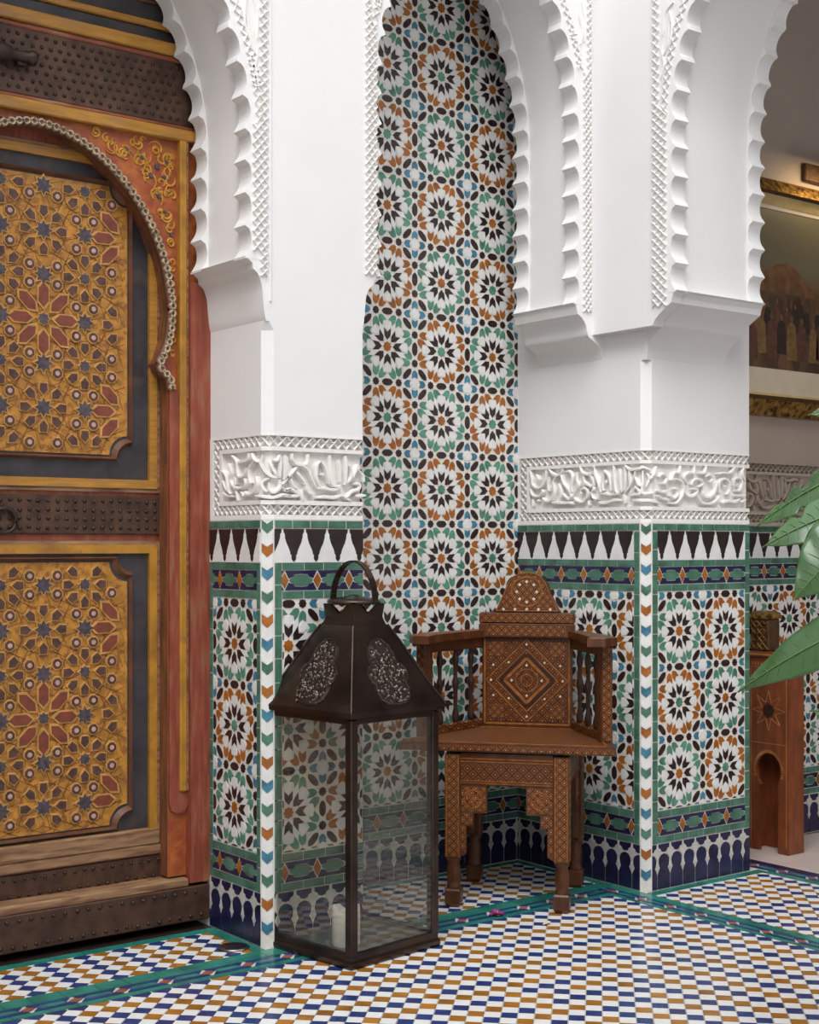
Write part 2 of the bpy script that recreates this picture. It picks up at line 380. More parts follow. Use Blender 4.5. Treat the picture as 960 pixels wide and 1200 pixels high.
def niches(P, s0, s1, off=0):
    return units(P, s0, s1, 0, .054, off, [(KEY, 't_navy', .003), (KTOP, 't_navy', .003), (CROS, 't_grey', .003), (DIAM, 't_grey', .003)])
def chevrons(P, w, z0, z1, order):
    out = []; p = .0585; k = 0; z = z1-.012
    while z > z0+.02:
        m = order[k % 3]
        out.append((P, [(-w, z-.009), (0, z-.022), (w, z-.009), (w, z+.012), (0, z+.002), (-w, z+.012)], m, .003))
        lo = z-.011; nz = z-p+.013
        if z-p > z0: out.append((P, [(-w, nz), (0, nz-.010), (w, nz), (w, lo), (0, lo-.013), (-w, lo)], 't_white', .003))
        z -= p; k += 1
    return out
def dado(P, s0, s1, left=True, right=True, zc=(0, .539, 0), par=0, offs=(0, 0, 0), vtop=1.038, bw=.022):
    """the tiled lower wall of one face: kerb niches, two star bands, rosettes, pendant band"""
    a, b = s0, s1
    it = niches(P, s0, s1, offs[0])
    if left: it += row_v(P, s0, s0+bw, .135, vtop, .06, 't_green'); a = s0+bw
    if right: it += row_v(P, s1-bw, s1, .135, vtop, .06, 't_green'); b = s1-bw
    it += row_h(P, a, b, .136, .157, .062, 't_green')+star_band(P, a, b, .183, offs[1])+row_h(P, a, b, .209, .231, .062, 't_green')
    it += zellige(P, a+.002, b-.002, .233, .862, .205, .2085, zc[0], zc[1], par)
    it += row_h(P, a, b, .864, .884, .062, 't_green')+star_band(P, a, b, .910, offs[1])+row_h(P, a, b, .935, .955, .062, 't_green')
    it += pendants(P, *((a, b) if vtop > 1 else (s0, s1)), 1.039, offs[2])+row_h(P, s0, s1, 1.040, 1.061, .052, 't_green')
    return it
# ------------------------------------------------------------------ plan of the place (metres; camera stands at the origin)
XL, XP, XR, XU, XB = 1.888, 2.181, 3.058, 3.015, 3.512     # pier jamb, pier end, right wall, upper right wall, far side of right pier
YP, YT, YR, YB, YD = 3.037, 3.414, 2.865, 3.31, 3.31       # court wall, niche back, right pier front, arch back, door frame
CH = .023
# ---- floor
fl = MB()
fl.box(-3.0, 3.57, -3.0, YB+.35, -.08, -.002)
floor = fl.build('floor', 'f_mortar'); tag(floor, 'court floor of small white, blue and ochre squares set diagonally with green borders', 'floor', kind='structure')
items = []
def checks(s0, s1, t0, t1, ox, oy, colour, step=.0503):
    out = []; r = step/2-.0011
    for i in range(math.floor((s0-ox)/step)-1, math.ceil((s1-ox)/step)+2):
        for j in range(math.floor((t0-oy)/step)-1, math.ceil((t1-oy)/step)+2):
            for wht in (0, 1):
                x, y = ox+(i+.5*wht)*step, oy+(j+.5*wht)*step
                q = clip([(x-r, y), (x, y-r), (x+r, y), (x, y+r)], s0, s1, t0, t1)
                if q: out.append((FF, q, 'f_white' if wht else colour(x, y, i, j), .0008+random.uniform(0, .0007)))
    return out
def court_colour(x, y, i, j):
    k = round((2.935-x)/.0503) if (2.935-x) < (2.885-y) else round((2.885-y)/.0503)
    if random.random() < .06: k += 1
    return 'f_blue' if k % 2 == 0 else 'f_ochre'
side_colour = lambda x, y, i, j: 'f_blue' if (i+(random.random() < .06)) % 2 == 0 else 'f_ochre'
items += checks(.95, 2.957, 1.15, 2.907, 2.236, 2.249, court_colour)
items += checks(.6, 1.852, YP+.002, 3.262, 1.60, 3.10, side_colour)
items += checks(2.2, 3.026, YP+.002, 3.382, 2.60, 3.20, side_colour)
items += checks(3.06, 3.53, 1.2, 2.828, 3.30, 2.50, side_colour)
def strip_x(x0, x1, y0, y1, L=.075, m='f_green'): return row_h(FF, x0, x1, y0, y1, L, m, .0008, .0015)
def strip_y(x0, x1, y0, y1, L=.075, m='f_green'): return row_v(FF, x0, x1, y0, y1, L, m, .0008, .0015)
items += strip_x(.6, 3.058, 2.985, YP)+strip_x(.6, 2.98, 2.909, 2.932)+strip_y(3.02, 3.057, 1.2, 2.984)+strip_y(2.959, 2.978, 1.2, 2.908)
items += strip_x(.6, 1.888, 3.264, 3.298)+strip_y(1.854, 1.887, YP+.002, 3.263)
items += strip_x(2.182, 3.057, 3.384, 3.413)+strip_y(3.028, 3.057, YP+.002, 3.383)+strip_x(XR, 3.553, 2.830, 2.864)
items += strip_y(3.532, 3.565, 1.2, 2.829)
def border_band(P, s0, s1, off):
    out = []
    for k in range(math.floor((s0-off)/.11), math.ceil((s1-off)/.11)+1):
        c = off+k*.11
        for poly, m in (([(c-.016, 0), (c, -.011), (c+.016, 0), (c, .011)], 'f_red'),
                        ([(c+.02, 0), (c+.03, -.009), (c+.08, -.009), (c+.09, 0), (c+.08, .009), (c+.03, .009)], 'f_green'),
                        ([(c+.004, .0225), (c+.019, .0045), (c+.029, .0115), (c+.081, .0115), (c+.091, .0045), (c+.106, .0225)][::-1], 'f_blue'),
                        ([(c+.004, -.0225), (c+.019, -.0045), (c+.029, -.0115), (c+.081, -.0115), (c+.091, -.0045), (c+.106, -.0225)], 'f_blue')):
            q = clip(poly, s0, s1, -.03, .03)
            if q: out.append((P, q, m, .0015))
    return out
items += border_band(lambda s, t, d: (s, 2.9585+t, d), .6, 2.999, 1.02)
items += border_band(lambda s, t, d: (2.999-t*.84, s, d), 1.2, 2.982, 1.62)
lay(floor, items)
# ---- gallery floor beyond the arcade
gf = MB(); gf.box(3.57, 6.2, -1.0, 3.2, -.08, -.004)
gfl = gf.build('floor', 'marble'); tag(gfl, 'pinkish grey marble floor of the shaded gallery', 'floor', kind='structure')
b2 = border_band(lambda s, t, d: (3.60+t, s, d-.002), 1.2, 3.1, 1.60)+[(lambda s, t, d: (s, t, d-.002), p[1], 't_navy', .001) for p in strip_y(3.628, 3.66, 1.2, 3.1, .1)]
lay(gfl, b2)
# ------------------------------------------------------------------ carved stucco: calligraphy traced stroke by stroke (width:points, mm along the wall and up)
CALLIG_R='''10:58,1232 66,1205 69,1187 89,1176 112,1180 127,1195 132,1231;7:85,1218 98,1204 89,1191;9:60,1174 69,1155 96,1149 115,1162 112,1170;7:71,1119 71,1142;9:92,1138 99,1135;10:144,1231 161,1217 179,1211 198,1218 205,1231;10:144,1208 140,1184 144,1164;11:179,1209 164,1191 168,1160 157,1140 134,1133 115,1144;10:198,1213 209,1187 231,1166 242,1148 231,1138 212,1149 207,1157;10:187,1186 198,1165 198,1142;10:216,1220 234,1222 247,1206 242,1179 245,1158;10:267,1218 267,1193 274,1178 260,1158 253,1145;12:157,1130 194,1126 231,1126 253,1123;10:256,1143 267,1132 292,1127 310,1141 313,1159 299,1169 285,1162 288,1152;10:281,1233 292,1215 317,1209 334,1213 342,1230;11:296,1207 299,1187 320,1176 338,1166 331,1156;7:317,1131 320,1116;10:331,1153 334,1136 352,1130;10:339,1233 344,1208 358,1182 369,1155;12:323,1208 337,1188 334,1166;8:327,1156 334,1136 355,1135 365,1147;10:369,1150 393,1149 413,1146 434,1153;8:382,1219 403,1198 410,1158;7:379,1211 374,1182 379,1159;12:388,1189 391,1179;10:420,1232 423,1192 430,1153 444,1150 454,1157;10:444,1221 447,1192 452,1152;10:467,1230 467,1191 464,1157;11:467,1230 487,1217 520,1218 533,1222 554,1215;12:484,1214 487,1173;9:510,1213 500,1190 491,1173 467,1149;8:507,1194 520,1172 536,1167;11:507,1168 527,1148 500,1144 487,1142;11:502,1163 487,1146;12:358,1125 386,1122 420,1129 450,1128;10:464,1147 467,1120;12:497,1129 527,1126 549,1126 590,1119;11:533,1213 533,1181 533,1148 569,1150;10:544,1205 551,1189 541,1164;9:576,1225 569,1206 549,1184;10:586,1194 604,1204 621,1195 614,1178 593,1177;9:576,1155 604,1151 625,1156;10:583,1141 604,1132 632,1130;9:678,1231 675,1211 653,1208 643,1191;10:632,1186 660,1191 686,1182 693,1158 678,1133 657,1120 625,1120;9:646,1162 664,1162 668,1148 653,1135 632,1142;9:740,1233 737,1211 715,1210 696,1197 707,1175;9:792,1235 784,1212 759,1211;10:693,1153 715,1141 744,1147 751,1162 726,1164;10:726,1176 740,1191 766,1192 777,1180 755,1169;10:784,1200 807,1208 822,1196 807,1185;10:781,1170 781,1145 807,1141 829,1156 841,1186;10:748,1144 770,1125 807,1121 833,1129 852,1146;10:852,1156 852,1187 875,1197 894,1188 898,1163 882,1150;10:877,1178 880,1171;8:841,1211 875,1215 902,1216 921,1234;10:917,1178 921,1198 944,1202 956,1187 944,1164 925,1163;9:934,1184 938,1179;11:863,1124 890,1130 921,1128 944,1138;9:963,1235 956,1212 967,1192;9:921,1148 948,1148 971,1151;9:952,1128 971,1136'''
CALLIG_L='''9:112,1226 134,1211 138,1186 146,1171 174,1174 182,1192;9:142,1209 170,1209 190,1213 194,1229;8:209,1228 217,1213 237,1204;8:95,1207 110,1185 105,1162 126,1145 158,1142 178,1151 174,1166;8:60,1191 81,1176 89,1154 97,1133;7:66,1164 81,1144 105,1129;6:126,1172 130,1153;9:217,1205 198,1192 194,1171 202,1153;9:229,1170 233,1150 221,1132 194,1124 174,1133;8:134,1136 142,1111;8:158,1133 170,1121;7:68,1134 89,1125 118,1122;10:255,1223 251,1203 259,1183 276,1169 292,1165;9:268,1207 280,1189 289,1169;9:272,1164 255,1156 255,1140 266,1130;10:270,1154 272,1138 282,1129 299,1141 299,1161;11:225,1121 259,1118 282,1116 311,1123 330,1121;7:280,1209 292,1208 299,1222;8:301,1218 301,1190 299,1166;8:320,1219 320,1191 320,1166 306,1149;7:306,1141 320,1134 330,1140;10:336,1227 336,1212 349,1201 367,1198 383,1187 393,1166 406,1146;9:315,1222 315,1185 313,1159;8:349,1193 331,1175 310,1161;11:346,1182 359,1171 372,1156;10:310,1133 331,1138 346,1132 354,1123 331,1120 305,1120;10:331,1164 338,1149 351,1138;9:364,1139 364,1112;10:377,1152 383,1132 401,1128;8:383,1227 383,1209 377,1200;9:420,1211 409,1197 409,1166 420,1144;9:420,1211 433,1198 441,1176 446,1154;12:425,1181 428,1174;10:449,1227 452,1194 454,1158 468,1148 484,1150;9:476,1217 479,1190 480,1159;10:498,1227 500,1209 500,1187 498,1155;10:409,1142 436,1142 462,1139 484,1148;11:409,1118 436,1120 462,1119 484,1126;9:511,1203 517,1187 514,1169 495,1153;9:536,1206 528,1185 514,1165;9:539,1192 553,1177 555,1161;10:522,1156 542,1156 539,1143 517,1135 500,1119;9:489,1124 511,1113;11:528,1124 561,1127'''
def seg_path(pts):
    """wall path made of straight runs: (s,t,d) -> world, d outwards"""
    runs = []; s = 0
    for a, b in zip(pts, pts[1:]):
        L = math.hypot(b[0]-a[0], b[1]-a[1]); ux, uy = (b[0]-a[0])/L, (b[1]-a[1])/L
        runs.append((s, s+L, a, (ux, uy), (uy, -ux))); s += L
    def P(q, t, d):
        for k, (s0, s1, a, u, n) in enumerate(runs):
            if q <= s1 or k == len(runs)-1: break
        e = q-s0
        return (a[0]+u[0]*e+n[0]*d, a[1]+u[1]*e+n[1]*d, t)
    return P, s
pathR, lenR = seg_path([(XR, YT), (XR, YR+CH), (XR+CH, YR), (XB, YR)])
pathL, lenL = seg_path([(XL, YB), (XL, YP+CH), (XL+CH, YP), (XP, YP)])
def lattice(mb, P, s0, s1, t0, t1, rows=1, pitch=None, w=.0036, d0=.001, d1=.009, vert=False):
    """crossed ridges filling a strip"""
    H = t1-t0; p = pitch or H/rows*.95; n = max(2, round((s1-s0)/p)); p = (s1-s0)/n
    Q = (lambda s, t, d: P(t, s, d)) if vert else P
    run = p*rows
    for sg in (1, -1):
        for k in range(-rows, n+1):
            a0, b0 = s0+k*p, s0+k*p+run
            u0, u1 = max(0, (s0-a0)/run), min(1, (s1-a0)/run)
            if u1-u0 < .05: continue
            st = 4 if (b0-a0) > .05 else 2
            for i in range(1):
                ta, tb = (t0+H*u0, t0+H*u1) if sg > 0 else (t1-H*u0, t1-H*u1)
                mb.ridge(Q, (a0+run*u0, ta), (a0+run*u1, tb), w, d0, d1)
def frieze(wall, P, L, data, s_in, cap0=True, breaks=(), mt='stucco_carved'):
    P_ = P; P = (lambda s, t, d: P_(s, t, d-.0135)) if cap0 else P_
    fr = MB()
    def slab(s0, s1, t0, t1, d):
        e = [s0]+[b for b in breaks if s0 < b < s1]+[s1]
        for a, b in zip(e, e[1:]): fr.prism(P, [(a, t0), (b, t0), (b, t1), (a, t1)], -.004, d)
    slab(0, L, 1.062, 1.074, .015); slab(0, L, 1.270, 1.275, .015)
    slab(0, s_in-.034 if cap0 else 0.0, 1.074, 1.27, .015) if cap0 and s_in > .036 else None
    slab(s_in, L, 1.099, 1.110, .015); slab(s_in, L, 1.233, 1.243, .015)
    if cap0: slab(s_in, s_in+.012, 1.110, 1.233, .015)
    slab(0, L, 1.074, 1.27, .0012)
    f = fr.build('frieze', mt, wall)
    la = MB(); a = max(0, s_in-.034) if cap0 else 0
    lattice(la, P, a, L, 1.074, 1.099, d1=.014); lattice(la, P, a, L, 1.243, 1.27, d1=.014)
    if cap0: lattice(la, P, 1.099, 1.243, s_in-.030, s_in-.004, vert=True, d1=.014)
    la.build('lattice_border', mt, f)
    ca = MB()
    for st in data.split(';'):
        wd, q = st.split(':'); pts = [tuple(float(v)/1000 for v in p.split(',')) for p in q.split(' ')]
        ca.stroke(P, pts, float(wd)/1000*1.05, .001, .0185)
    ca.build('calligraphy', mt, f, recalc=False)
# ---- arches
def arch_curve(sc, hw, R, zi, zs, n_st=2):
    """right impost -> apex -> left impost, as (s, t, ns, nt) with the normal pointing into the wall"""
    pts = []; am = math.acos((R-hw)/R); step = .008
    for i in range(int((zs-zi)/step)): pts.append((sc+hw, zi+i*step, 1, 0))
    n = int(R*am/step)
    for i in range(n+1):
        a = am*i/n; pts.append((sc+hw-R+R*math.cos(a), zs+R*math.sin(a), math.cos(a), math.sin(a)))
    return pts+[(2*sc-p[0], p[1], -p[2], p[3]) for p in pts[::-1]]
def scallop(L, pitch=.079):
    u = (L/pitch) % 1
    if u < .09: return .002
    if u < .18: return .0065
    return .0085+.0125*math.sin(math.pi*(u-.18)/.82)**.6
def arch(wall, P, sc, hw, R, zi, zs, sL, sR, top, T, rim=.055, label=None):
    c = arch_curve(sc, hw, R, zi, zs); n = len(c); h = n//2
    L = [0]
    for i in range(1, n): L.append(L[-1]+math.hypot(c[i][0]-c[i-1][0], c[i][1]-c[i-1][1]))
    Ls = [l if i < h else L[-1]-l for i, l in enumerate(L)]
    off = lambda i, o: (c[i][0]+c[i][2]*o, c[i][1]+c[i][3]*o)
    W = .05
    for name, d0, d1 in (('arch_rim', 0, -rim), ('arch_rim', -(T-rim), -T)):
        m = MB(); V = []
        for i in range(n):
            o = scallop(Ls[i]); a = off(i, o); b = off(i, W)
            V.append([P(*b, d0), P(*a, d0), P(*a, d1), P(*b, d1)])
        m.rings(V, 0, None, True, False, True)
        m.build(name, 'stucco', wall)
    so = MB(); V = [[P(*off(i, .0235), -rim+.001), P(*off(i, .0235), -(T-rim)-.001)] for i in range(0, n, 3)]
    so.rings(V, 0, None, False, True, False); so.build('soffit', 'stucco', wall, recalc=False)
    # spandrel wall faces front and back
    m = MB(); top_c = max(off(i, W)[1] for i in range(n))
    for d in (0, -T):
        for rng, se in ((range(0, h), sR), (range(h, n), sL)):
            rr = list(rng)
            for i, j in zip(rr, rr[1:]):
                a, b = off(i, W), off(j, W); m.add([P(*a, d), P(se, a[1], d), P(se, b[1], d), P(*b, d)], [(0, 1, 2, 3)])
        m.add([P(sL, min(top_c, off(h, W)[1]), d), P(sR, min(top_c, off(h, W)[1]), d), P(sR, top, d), P(sL, top, d)], [(0, 1, 2, 3)])
    m.add([P(sL, top, 0), P(sR, top, 0), P(sR, top, -T), P(sL, top, -T)], [(0, 1, 2, 3)])
    m.build('spandrel', 'stucco', wall, recalc=False)
    return c, Ls
def curve_P(P, c, Ls, side):
    """strip coordinates that follow one haunch of an arch: s = length from impost, t = distance from the intrados"""
    n = len(c); h = n//2; idx = list(range(h)) if side > 0 else list(range(n-1, h-1, -1))
    def Q(s, t, d):
        k = min(range(len(idx)), key=lambda q: abs(Ls[idx[q]]-s)); p = c[idx[k]]
        return P(p[0]+p[2]*t, p[1]+p[3]*t, d)
    return Q
ZI = 1.70; TOPZ = 6.0; TW = YB-YP
def curls(mb, P, pts, w=.009):
    for q in pts: mb.stroke(P, q, w*.8, -.001, .0053, per=4)
# ================= left pier with the door arch
wl = MB()
plan = [(XL, YB), (XL, YP+CH), (XL+CH, YP), (XP, YP), (XP, YB+.3), (XL, YB+.3)]
G = .0135; planF = [(XL+G, YB), (XL+G, YP+CH+G*.4142), (XL+CH+G*.4142, YP+G), (XP, YP+G), (XP, YB+.3), (XL+G, YB+.3)]
wl.rings([[(x, y, z) for x, y in p_] for p_, z in ((plan, -.01), (plan, 1.0615), (planF, 1.062), (planF, 1.2745), (plan, 1.275), (plan, 1.530))], cap=False)
plan2 = [(XL, YB), (XL, YP+.001), (XL+.001, YP), (XP, YP), (XP, YB+.3), (XL, YB+.3)]
wl.rings([[(x, y, 1.530) for x, y in plan], [(x, y, 1.565) for x, y in plan2]], cap=False)
wl.rings([[(x, y, z) for x, y in plan2] for z in (1.565, ZI)], cap=False)
wl.box(1.97, 2.12, YP, YB, ZI, TOPZ)
wl.box(XL+.06, 2.12, YB, YB+.3, ZI, TOPZ)
wl.box(-3.0, .924, YP, YB+.3, -.01, TOPZ)                      # the court wall beyond the door, out of frame
wl.box(.8, 2.1, YB+.30, YB+.45, 0, TOPZ); wl.box(.8, 1.97, YB, YB+.32, 2.95, TOPZ)
wall_left = wl.build('wall_left', 'stucco'); tag(wall_left, 'white stucco court wall and pier between painted door and tiled niche', 'wall', kind='structure')
def corbel(wall, prof, k, mk, d0, d1):
    """fillet under the arch plus a smoothly curved body; prof[:k] fillet, prof[k:-2] curve, last two close the back"""
    back = prof[-2:]
    m = MB(); f = prof[:k+1]+[(back[1][0], prof[k][1]), back[1]]; m.rings([[mk(p, d) for p in f] for d in (d0, d1)]); m.build('corbel_fillet', 'stucco', wall)
    cv_ = smooth(prof[k:-2], 6); m = MB(); m.rings([[mk(p, d) for p in cv_] for d in (d0, d1)], 0, None, False, True, False)
    f = cv_+[back[0], (back[1][0], prof[k][1])]
    for d in (d0, d1): m.add([mk(p, d) for p in f], [list(range(len(f)))])
    m.build('corbel', 'stucco', wall)
corb = [(1.828, ZI+.004), (1.836, ZI), (1.850, 1.690), (1.852, 1.676), (1.866, 1.664), (1.876, 1.640), (1.880, 1.605), (1.884, 1.570), (1.8885, 1.552), (1.97, 1.552), (1.97, ZI+.004)]
corbel(wall_left, corb, 3, lambda p, d: (p[0], d, p[1]), YP+.0005, YB)
corb2 = [(4.069+.001-x if False else (XP+XL-x), z) for x, z in corb]
corbel(wall_left, corb2, 3, lambda p, d: (p[0], d, p[1]), YP+.0005, YB)
corbel(wall_left, [(2.812-x, z) for x, z in corb], 3, lambda p, d: (p[0], d, p[1]), YP+.0005, YB)
PA = FA(YP)
cD, lD = arch(wall_left, PA, 1.406, .420, .69, ZI, 2.0, .924, 1.97, TOPZ, TW)
# niche arch belongs to the court wall too
cN, lN = arch(wall_left, PA, 2.592, .347, .75, ZI, 2.2, 2.12, XU+.05, TOPZ, TW)
la = MB()
lattice(la, PA, 1.72, 2.03, 1.850, 1.892, 2, .024, .004, 0, .006, vert=True)
lattice(la, PA, 1.66, 1.72, 1.872, 1.892, 1, .024, .004, 0, .006, vert=True)
lattice(la, PA, 2.03, 2.75, 1.870, 1.892, 1, .024, .004, 0, .006, vert=True)
QD = curve_P(PA, cD, lD, 1)
lattice(la, QD, .33, .95, .034, .056, 1, .024, .004, -.001, .0048)
lattice(la, PA, 1.70, 2.36, 2.190, 2.226, 2, .022, .004, 0, .006, vert=True)
lattice(la, PA, 2.36, 2.75, 2.190, 2.209, 1, .022, .004, 0, .006, vert=True)
QN = curve_P(PA, cN, lN, -1); lattice(la, QN, .66, 1.1, .034, .054, 1, .022, .004, -.001, .0048)
lattice(la, PA, 1.68, 2.38, 2.975, 3.008, 2, .022, .004, 0, .006, vert=True)
lattice(la, PA, 2.38, 2.75, 2.990, 3.008, 1, .022, .004, 0, .006, vert=True)
QN2 = curve_P(PA, cN, lN, 1); lattice(la, QN2, .68, 1.1, .034, .056, 1, .022, .004, -.001, .0048)
la.build('lattice_band', 'stucco_carved', wall_left)
pl = MB(); pl.bbox(1.897, 1.902, YP-.004, YP+.004, 1.60, 2.9, .001); pl.build('pilaster_edge', 'stucco', wall_left)
cu = MB(); curls(cu, PA, [[(1.862, 2.13), (1.855, 2.17), (1.862, 2.21), (1.852, 2.26)], [(1.858, 2.20), (1.842, 2.23), (1.832, 2.29)], [(1.860, 2.24), (1.862, 2.30), (1.845, 2.36)], [(1.835, 2.24), (1.825, 2.28), (1.83, 2.34)]])
curls(cu, PA, [[(2.962, 2.46), (2.97, 2.50), (2.955, 2.54)], [(2.978, 2.47), (2.982, 2.53), (2.966, 2.58)]])
cu.build('arabesque', 'stucco_carved', wall_left, recalc=False)
frieze(wall_left, pathL, lenL, CALLIG_L, .048, True, (YB-YP-CH, YB-YP-CH+CH*math.sqrt(2)))
# tiles of the pier
PB1 = FB(XL)
it = dado(PB1, -YB, -(YP+CH)-.001, True, True, (-3.186, .539, 0), 1, (-3.28, -3.21, -3.30), bw=.016, vtop=.955)
it += dado(PA, XL+CH+.001, XP, True, False, (1.953, .539, 0), 1, (1.945, 1.99, 1.968), vtop=.955)
chP = lambda s, t, d: (XL+CH/2+s*.7071-d*.7071, YP+CH/2-s*.7071-d*.7071, t)
it += dado(PA, .35, .923, False, True, (.83, .539, 0), 0, (.9, .88, .89))
it += chevrons(chP, .0145, .01, 1.061, ('t_green', 't_ochre', 't_blue'))
tb = MB()
tb.prism(lambda s, t, d: pathL(s, t, d), [(0, .0), (YB-YP-CH, .0), (YB-YP-CH, 1.062), (0, 1.062)], -.003, .0008)
tb.prism(lambda s, t, d: pathL(s, t, d), [(YB-YP-CH, 0), (YB-YP-CH+.0325, 0), (YB-YP-CH+.0325, 1.062), (YB-YP-CH, 1.062)], -.003, .0008)
tb.prism(lambda s, t, d: pathL(s, t, d), [(YB-YP-CH+.0326, 0), (lenL, 0), (lenL, 1.062), (YB-YP-CH+.0326, 1.062)], -.003, .0008)
tb.prism(PA, [(.35, 0), (.9235, 0), (.9235, 1.062), (.35, 1.062)], -.003, .0008)
tb.build('tile_bed', 'grout', wall_left)
lay(wall_left, it)
# ================= niche back wall
wb = MB(); wb.box(XP-.1, XR+.2, YT, YT+.2, 0, TOPZ); wb.box(XP-.1, XR+.2, YB-.02, YT+.1, 3.0, 3.1)
wall_back = wb.build('wall_back', 'stucco'); tag(wall_back, 'niche back wall covered in rosette mosaic tile behind the chair', 'wall', kind='structure')
tb = MB(); PT = FA(YT); tb.prism(PT, [(XP-.09, 0), (XR, 0), (XR, 2.95), (XP-.09, 2.95)], -.003, .0008); tb.build('tile_bed', 'grout', wall_back)
it = zellige(PT, XP+.05, XR-.003, .233, 2.72, .2045, .2088, 2.541, .331, 0)
it += niches(PT, XP-.02, XR, 2.70)+row_h(PT, XP-.02, XR, .136, .157, .062, 't_green')+star_band(PT, XP-.02, XR, .183, 2.65)+row_h(PT, XP-.02, XR, .209, .231, .062, 't_green')
lay(wall_back, it)
# ================= right pier and arcade wall
wr = MB()
plan = [(XR, YT+.1), (XR, YR+CH), (XR+CH, YR), (XB, YR), (XB, YT+.1)]
planb = [(XR, YT+.1), (XR, YR+.001), (XR+.001, YR), (XB, YR), (XB, YT+.1)]
planF = [(XR+G, YT+.1), (XR+G, YR+CH+G*.4142), (XR+CH+G*.4142, YR+G), (XB, YR+G), (XB, YT+.1)]
wr.rings([[(x, y, z) for x, y in p_] for p_, z in ((plan, -.01), (plan, 1.0615), (planF, 1.062), (planF, 1.2745), (plan, 1.275), (plan, 1.535))], cap=False)
wr.rings([[(x, y, 1.535) for x, y in plan], [(x, y, 1.575) for x, y in planb]], cap=False)
wr.rings([[(x, y, z) for x, y in planb] for z in (1.575, TOPZ)], cap=False)
XA = 3.40                                                   # back of the arcade arch
wr.box(XU, XR+.002, 2.80, YP+.001, 1.616, ZI)
wr.box(XU, XA, 2.79, YP, ZI, TOPZ)
wr.box(XU, XA, -3.0, 1.461, 0, TOPZ); wr.box(XU+.0005, XA-.0005, 1.40, 1.54, ZI, TOPZ-.01)
wall_right = wr.build('wall_right', 'stucco'); tag(wall_right, 'white stucco corner pier with tiled foot and arcade arch on the right', 'wall', kind='structure')
PU = FB(XU)
cR, lR = arch(wall_right, PU, -2.163, .55, .70, ZI, 2.16, -2.79, -1.53, TOPZ, XA-XU)
cR2 = [(2.711, ZI+.004), (2.722, ZI), (2.728, 1.688), (2.732, 1.672), (2.752, 1.660), (2.776, 1.645), (2.793, 1.630), (2.803, 1.618), (2.825, 1.604), (2.846, 1.584), (2.859, 1.562), (YR+.0005, 1.53), (2.95, 1.53), (2.95, ZI+.004)]
corbel(wall_right, cR2, 3, lambda p, d: (d, p[0], p[1]), XR+.0015, XA)
corbel(wall_right, [(4.326-y, z) for y, z in cR2], 3, lambda p, d: (d, p[0], p[1]), XU+.0005, XA)
c3_ = cR2[:7]+[(2.80, 1.6175), (2.83, 1.6175), (2.83, ZI+.003)]
cc = MB(); cc.rings([[(x, y, z) for y, z in c3_] for x in (XU+.0005, XR)]); cc.build('corbel', 'stucco', wall_right)
c4_ = [(2.938, ZI+.004), (2.946, ZI), (2.950, 1.686), (2.954, 1.672), (2.972, 1.662), (2.988, 1.640), (2.996, 1.612), (3.012, 1.602), (3.032, 1.590), (3.048, 1.572), (XR+.0005, 1.545), (3.10, 1.545), (3.10, ZI+.004)]
corbel(wall_right, c4_, 3, lambda p, d: (p[0], d, p[1]), YP+.0005, YB)
la = MB()
lattice(la, PU, 1.665, 2.22, -2.800, -2.748, 2, .024, .004, 0, .006, vert=True)
lattice(la, PU, 2.22, 2.75, -2.800, -2.776, 1, .024, .004, 0, .006, vert=True)
QR = curve_P(PU, cR, lR, -1); lattice(la, QR, .50, 1.1, .034, .058, 1, .024, .004, -.001, .0048)
la.build('lattice_band', 'stucco_carved', wall_right)
cu = MB(); curls(cu, PU, [[(-2.768, 2.30), (-2.755, 2.34), (-2.765, 2.38), (-2.752, 2.43)], [(-2.76, 2.36), (-2.742, 2.39), (-2.735, 2.45)], [(-2.735, 2.38), (-2.725, 2.43), (-2.735, 2.48)], [(-2.762, 2.42), (-2.75, 2.48), (-2.72, 2.50)]])
cu.build('arabesque', 'stucco_carved', wall_right, recalc=False)
b0 = YT-YR-CH
frieze(wall_right, pathR, lenR, CALLIG_R, .042, True, (b0, b0+CH*math.sqrt(2)))
tb = MB()
for s0, s1 in ((0, b0), (b0, b0+.0325), (b0+.0326, lenR)): tb.prism(pathR, [(s0, 0), (s1, 0), (s1, 1.062), (s0, 1.062)], -.003, .0008)
tb.build('tile_bed', 'grout', wall_right)
PB2 = FB(XR); PR = FA(YR)
it = dado(PB2, -YT, -(YR+CH)-.001, False, True, (-3.093, .539, 0), 1, (-3.0, -2.97, -2.945))
it += dado(PR, XR+CH+.001, XB, True, True, (3.196, .539, 0), 1, (3.13, 3.16, 3.12))
chR = lambda s, t, d: (XR+CH/2+s*.7071-d*.7071, YR+CH/2-s*.7071-d*.7071, t)
it += chevrons(chR, .0145, .01, 1.061, ('t_green', 't_ochre', 't_blue'))
lay(wall_right, it)
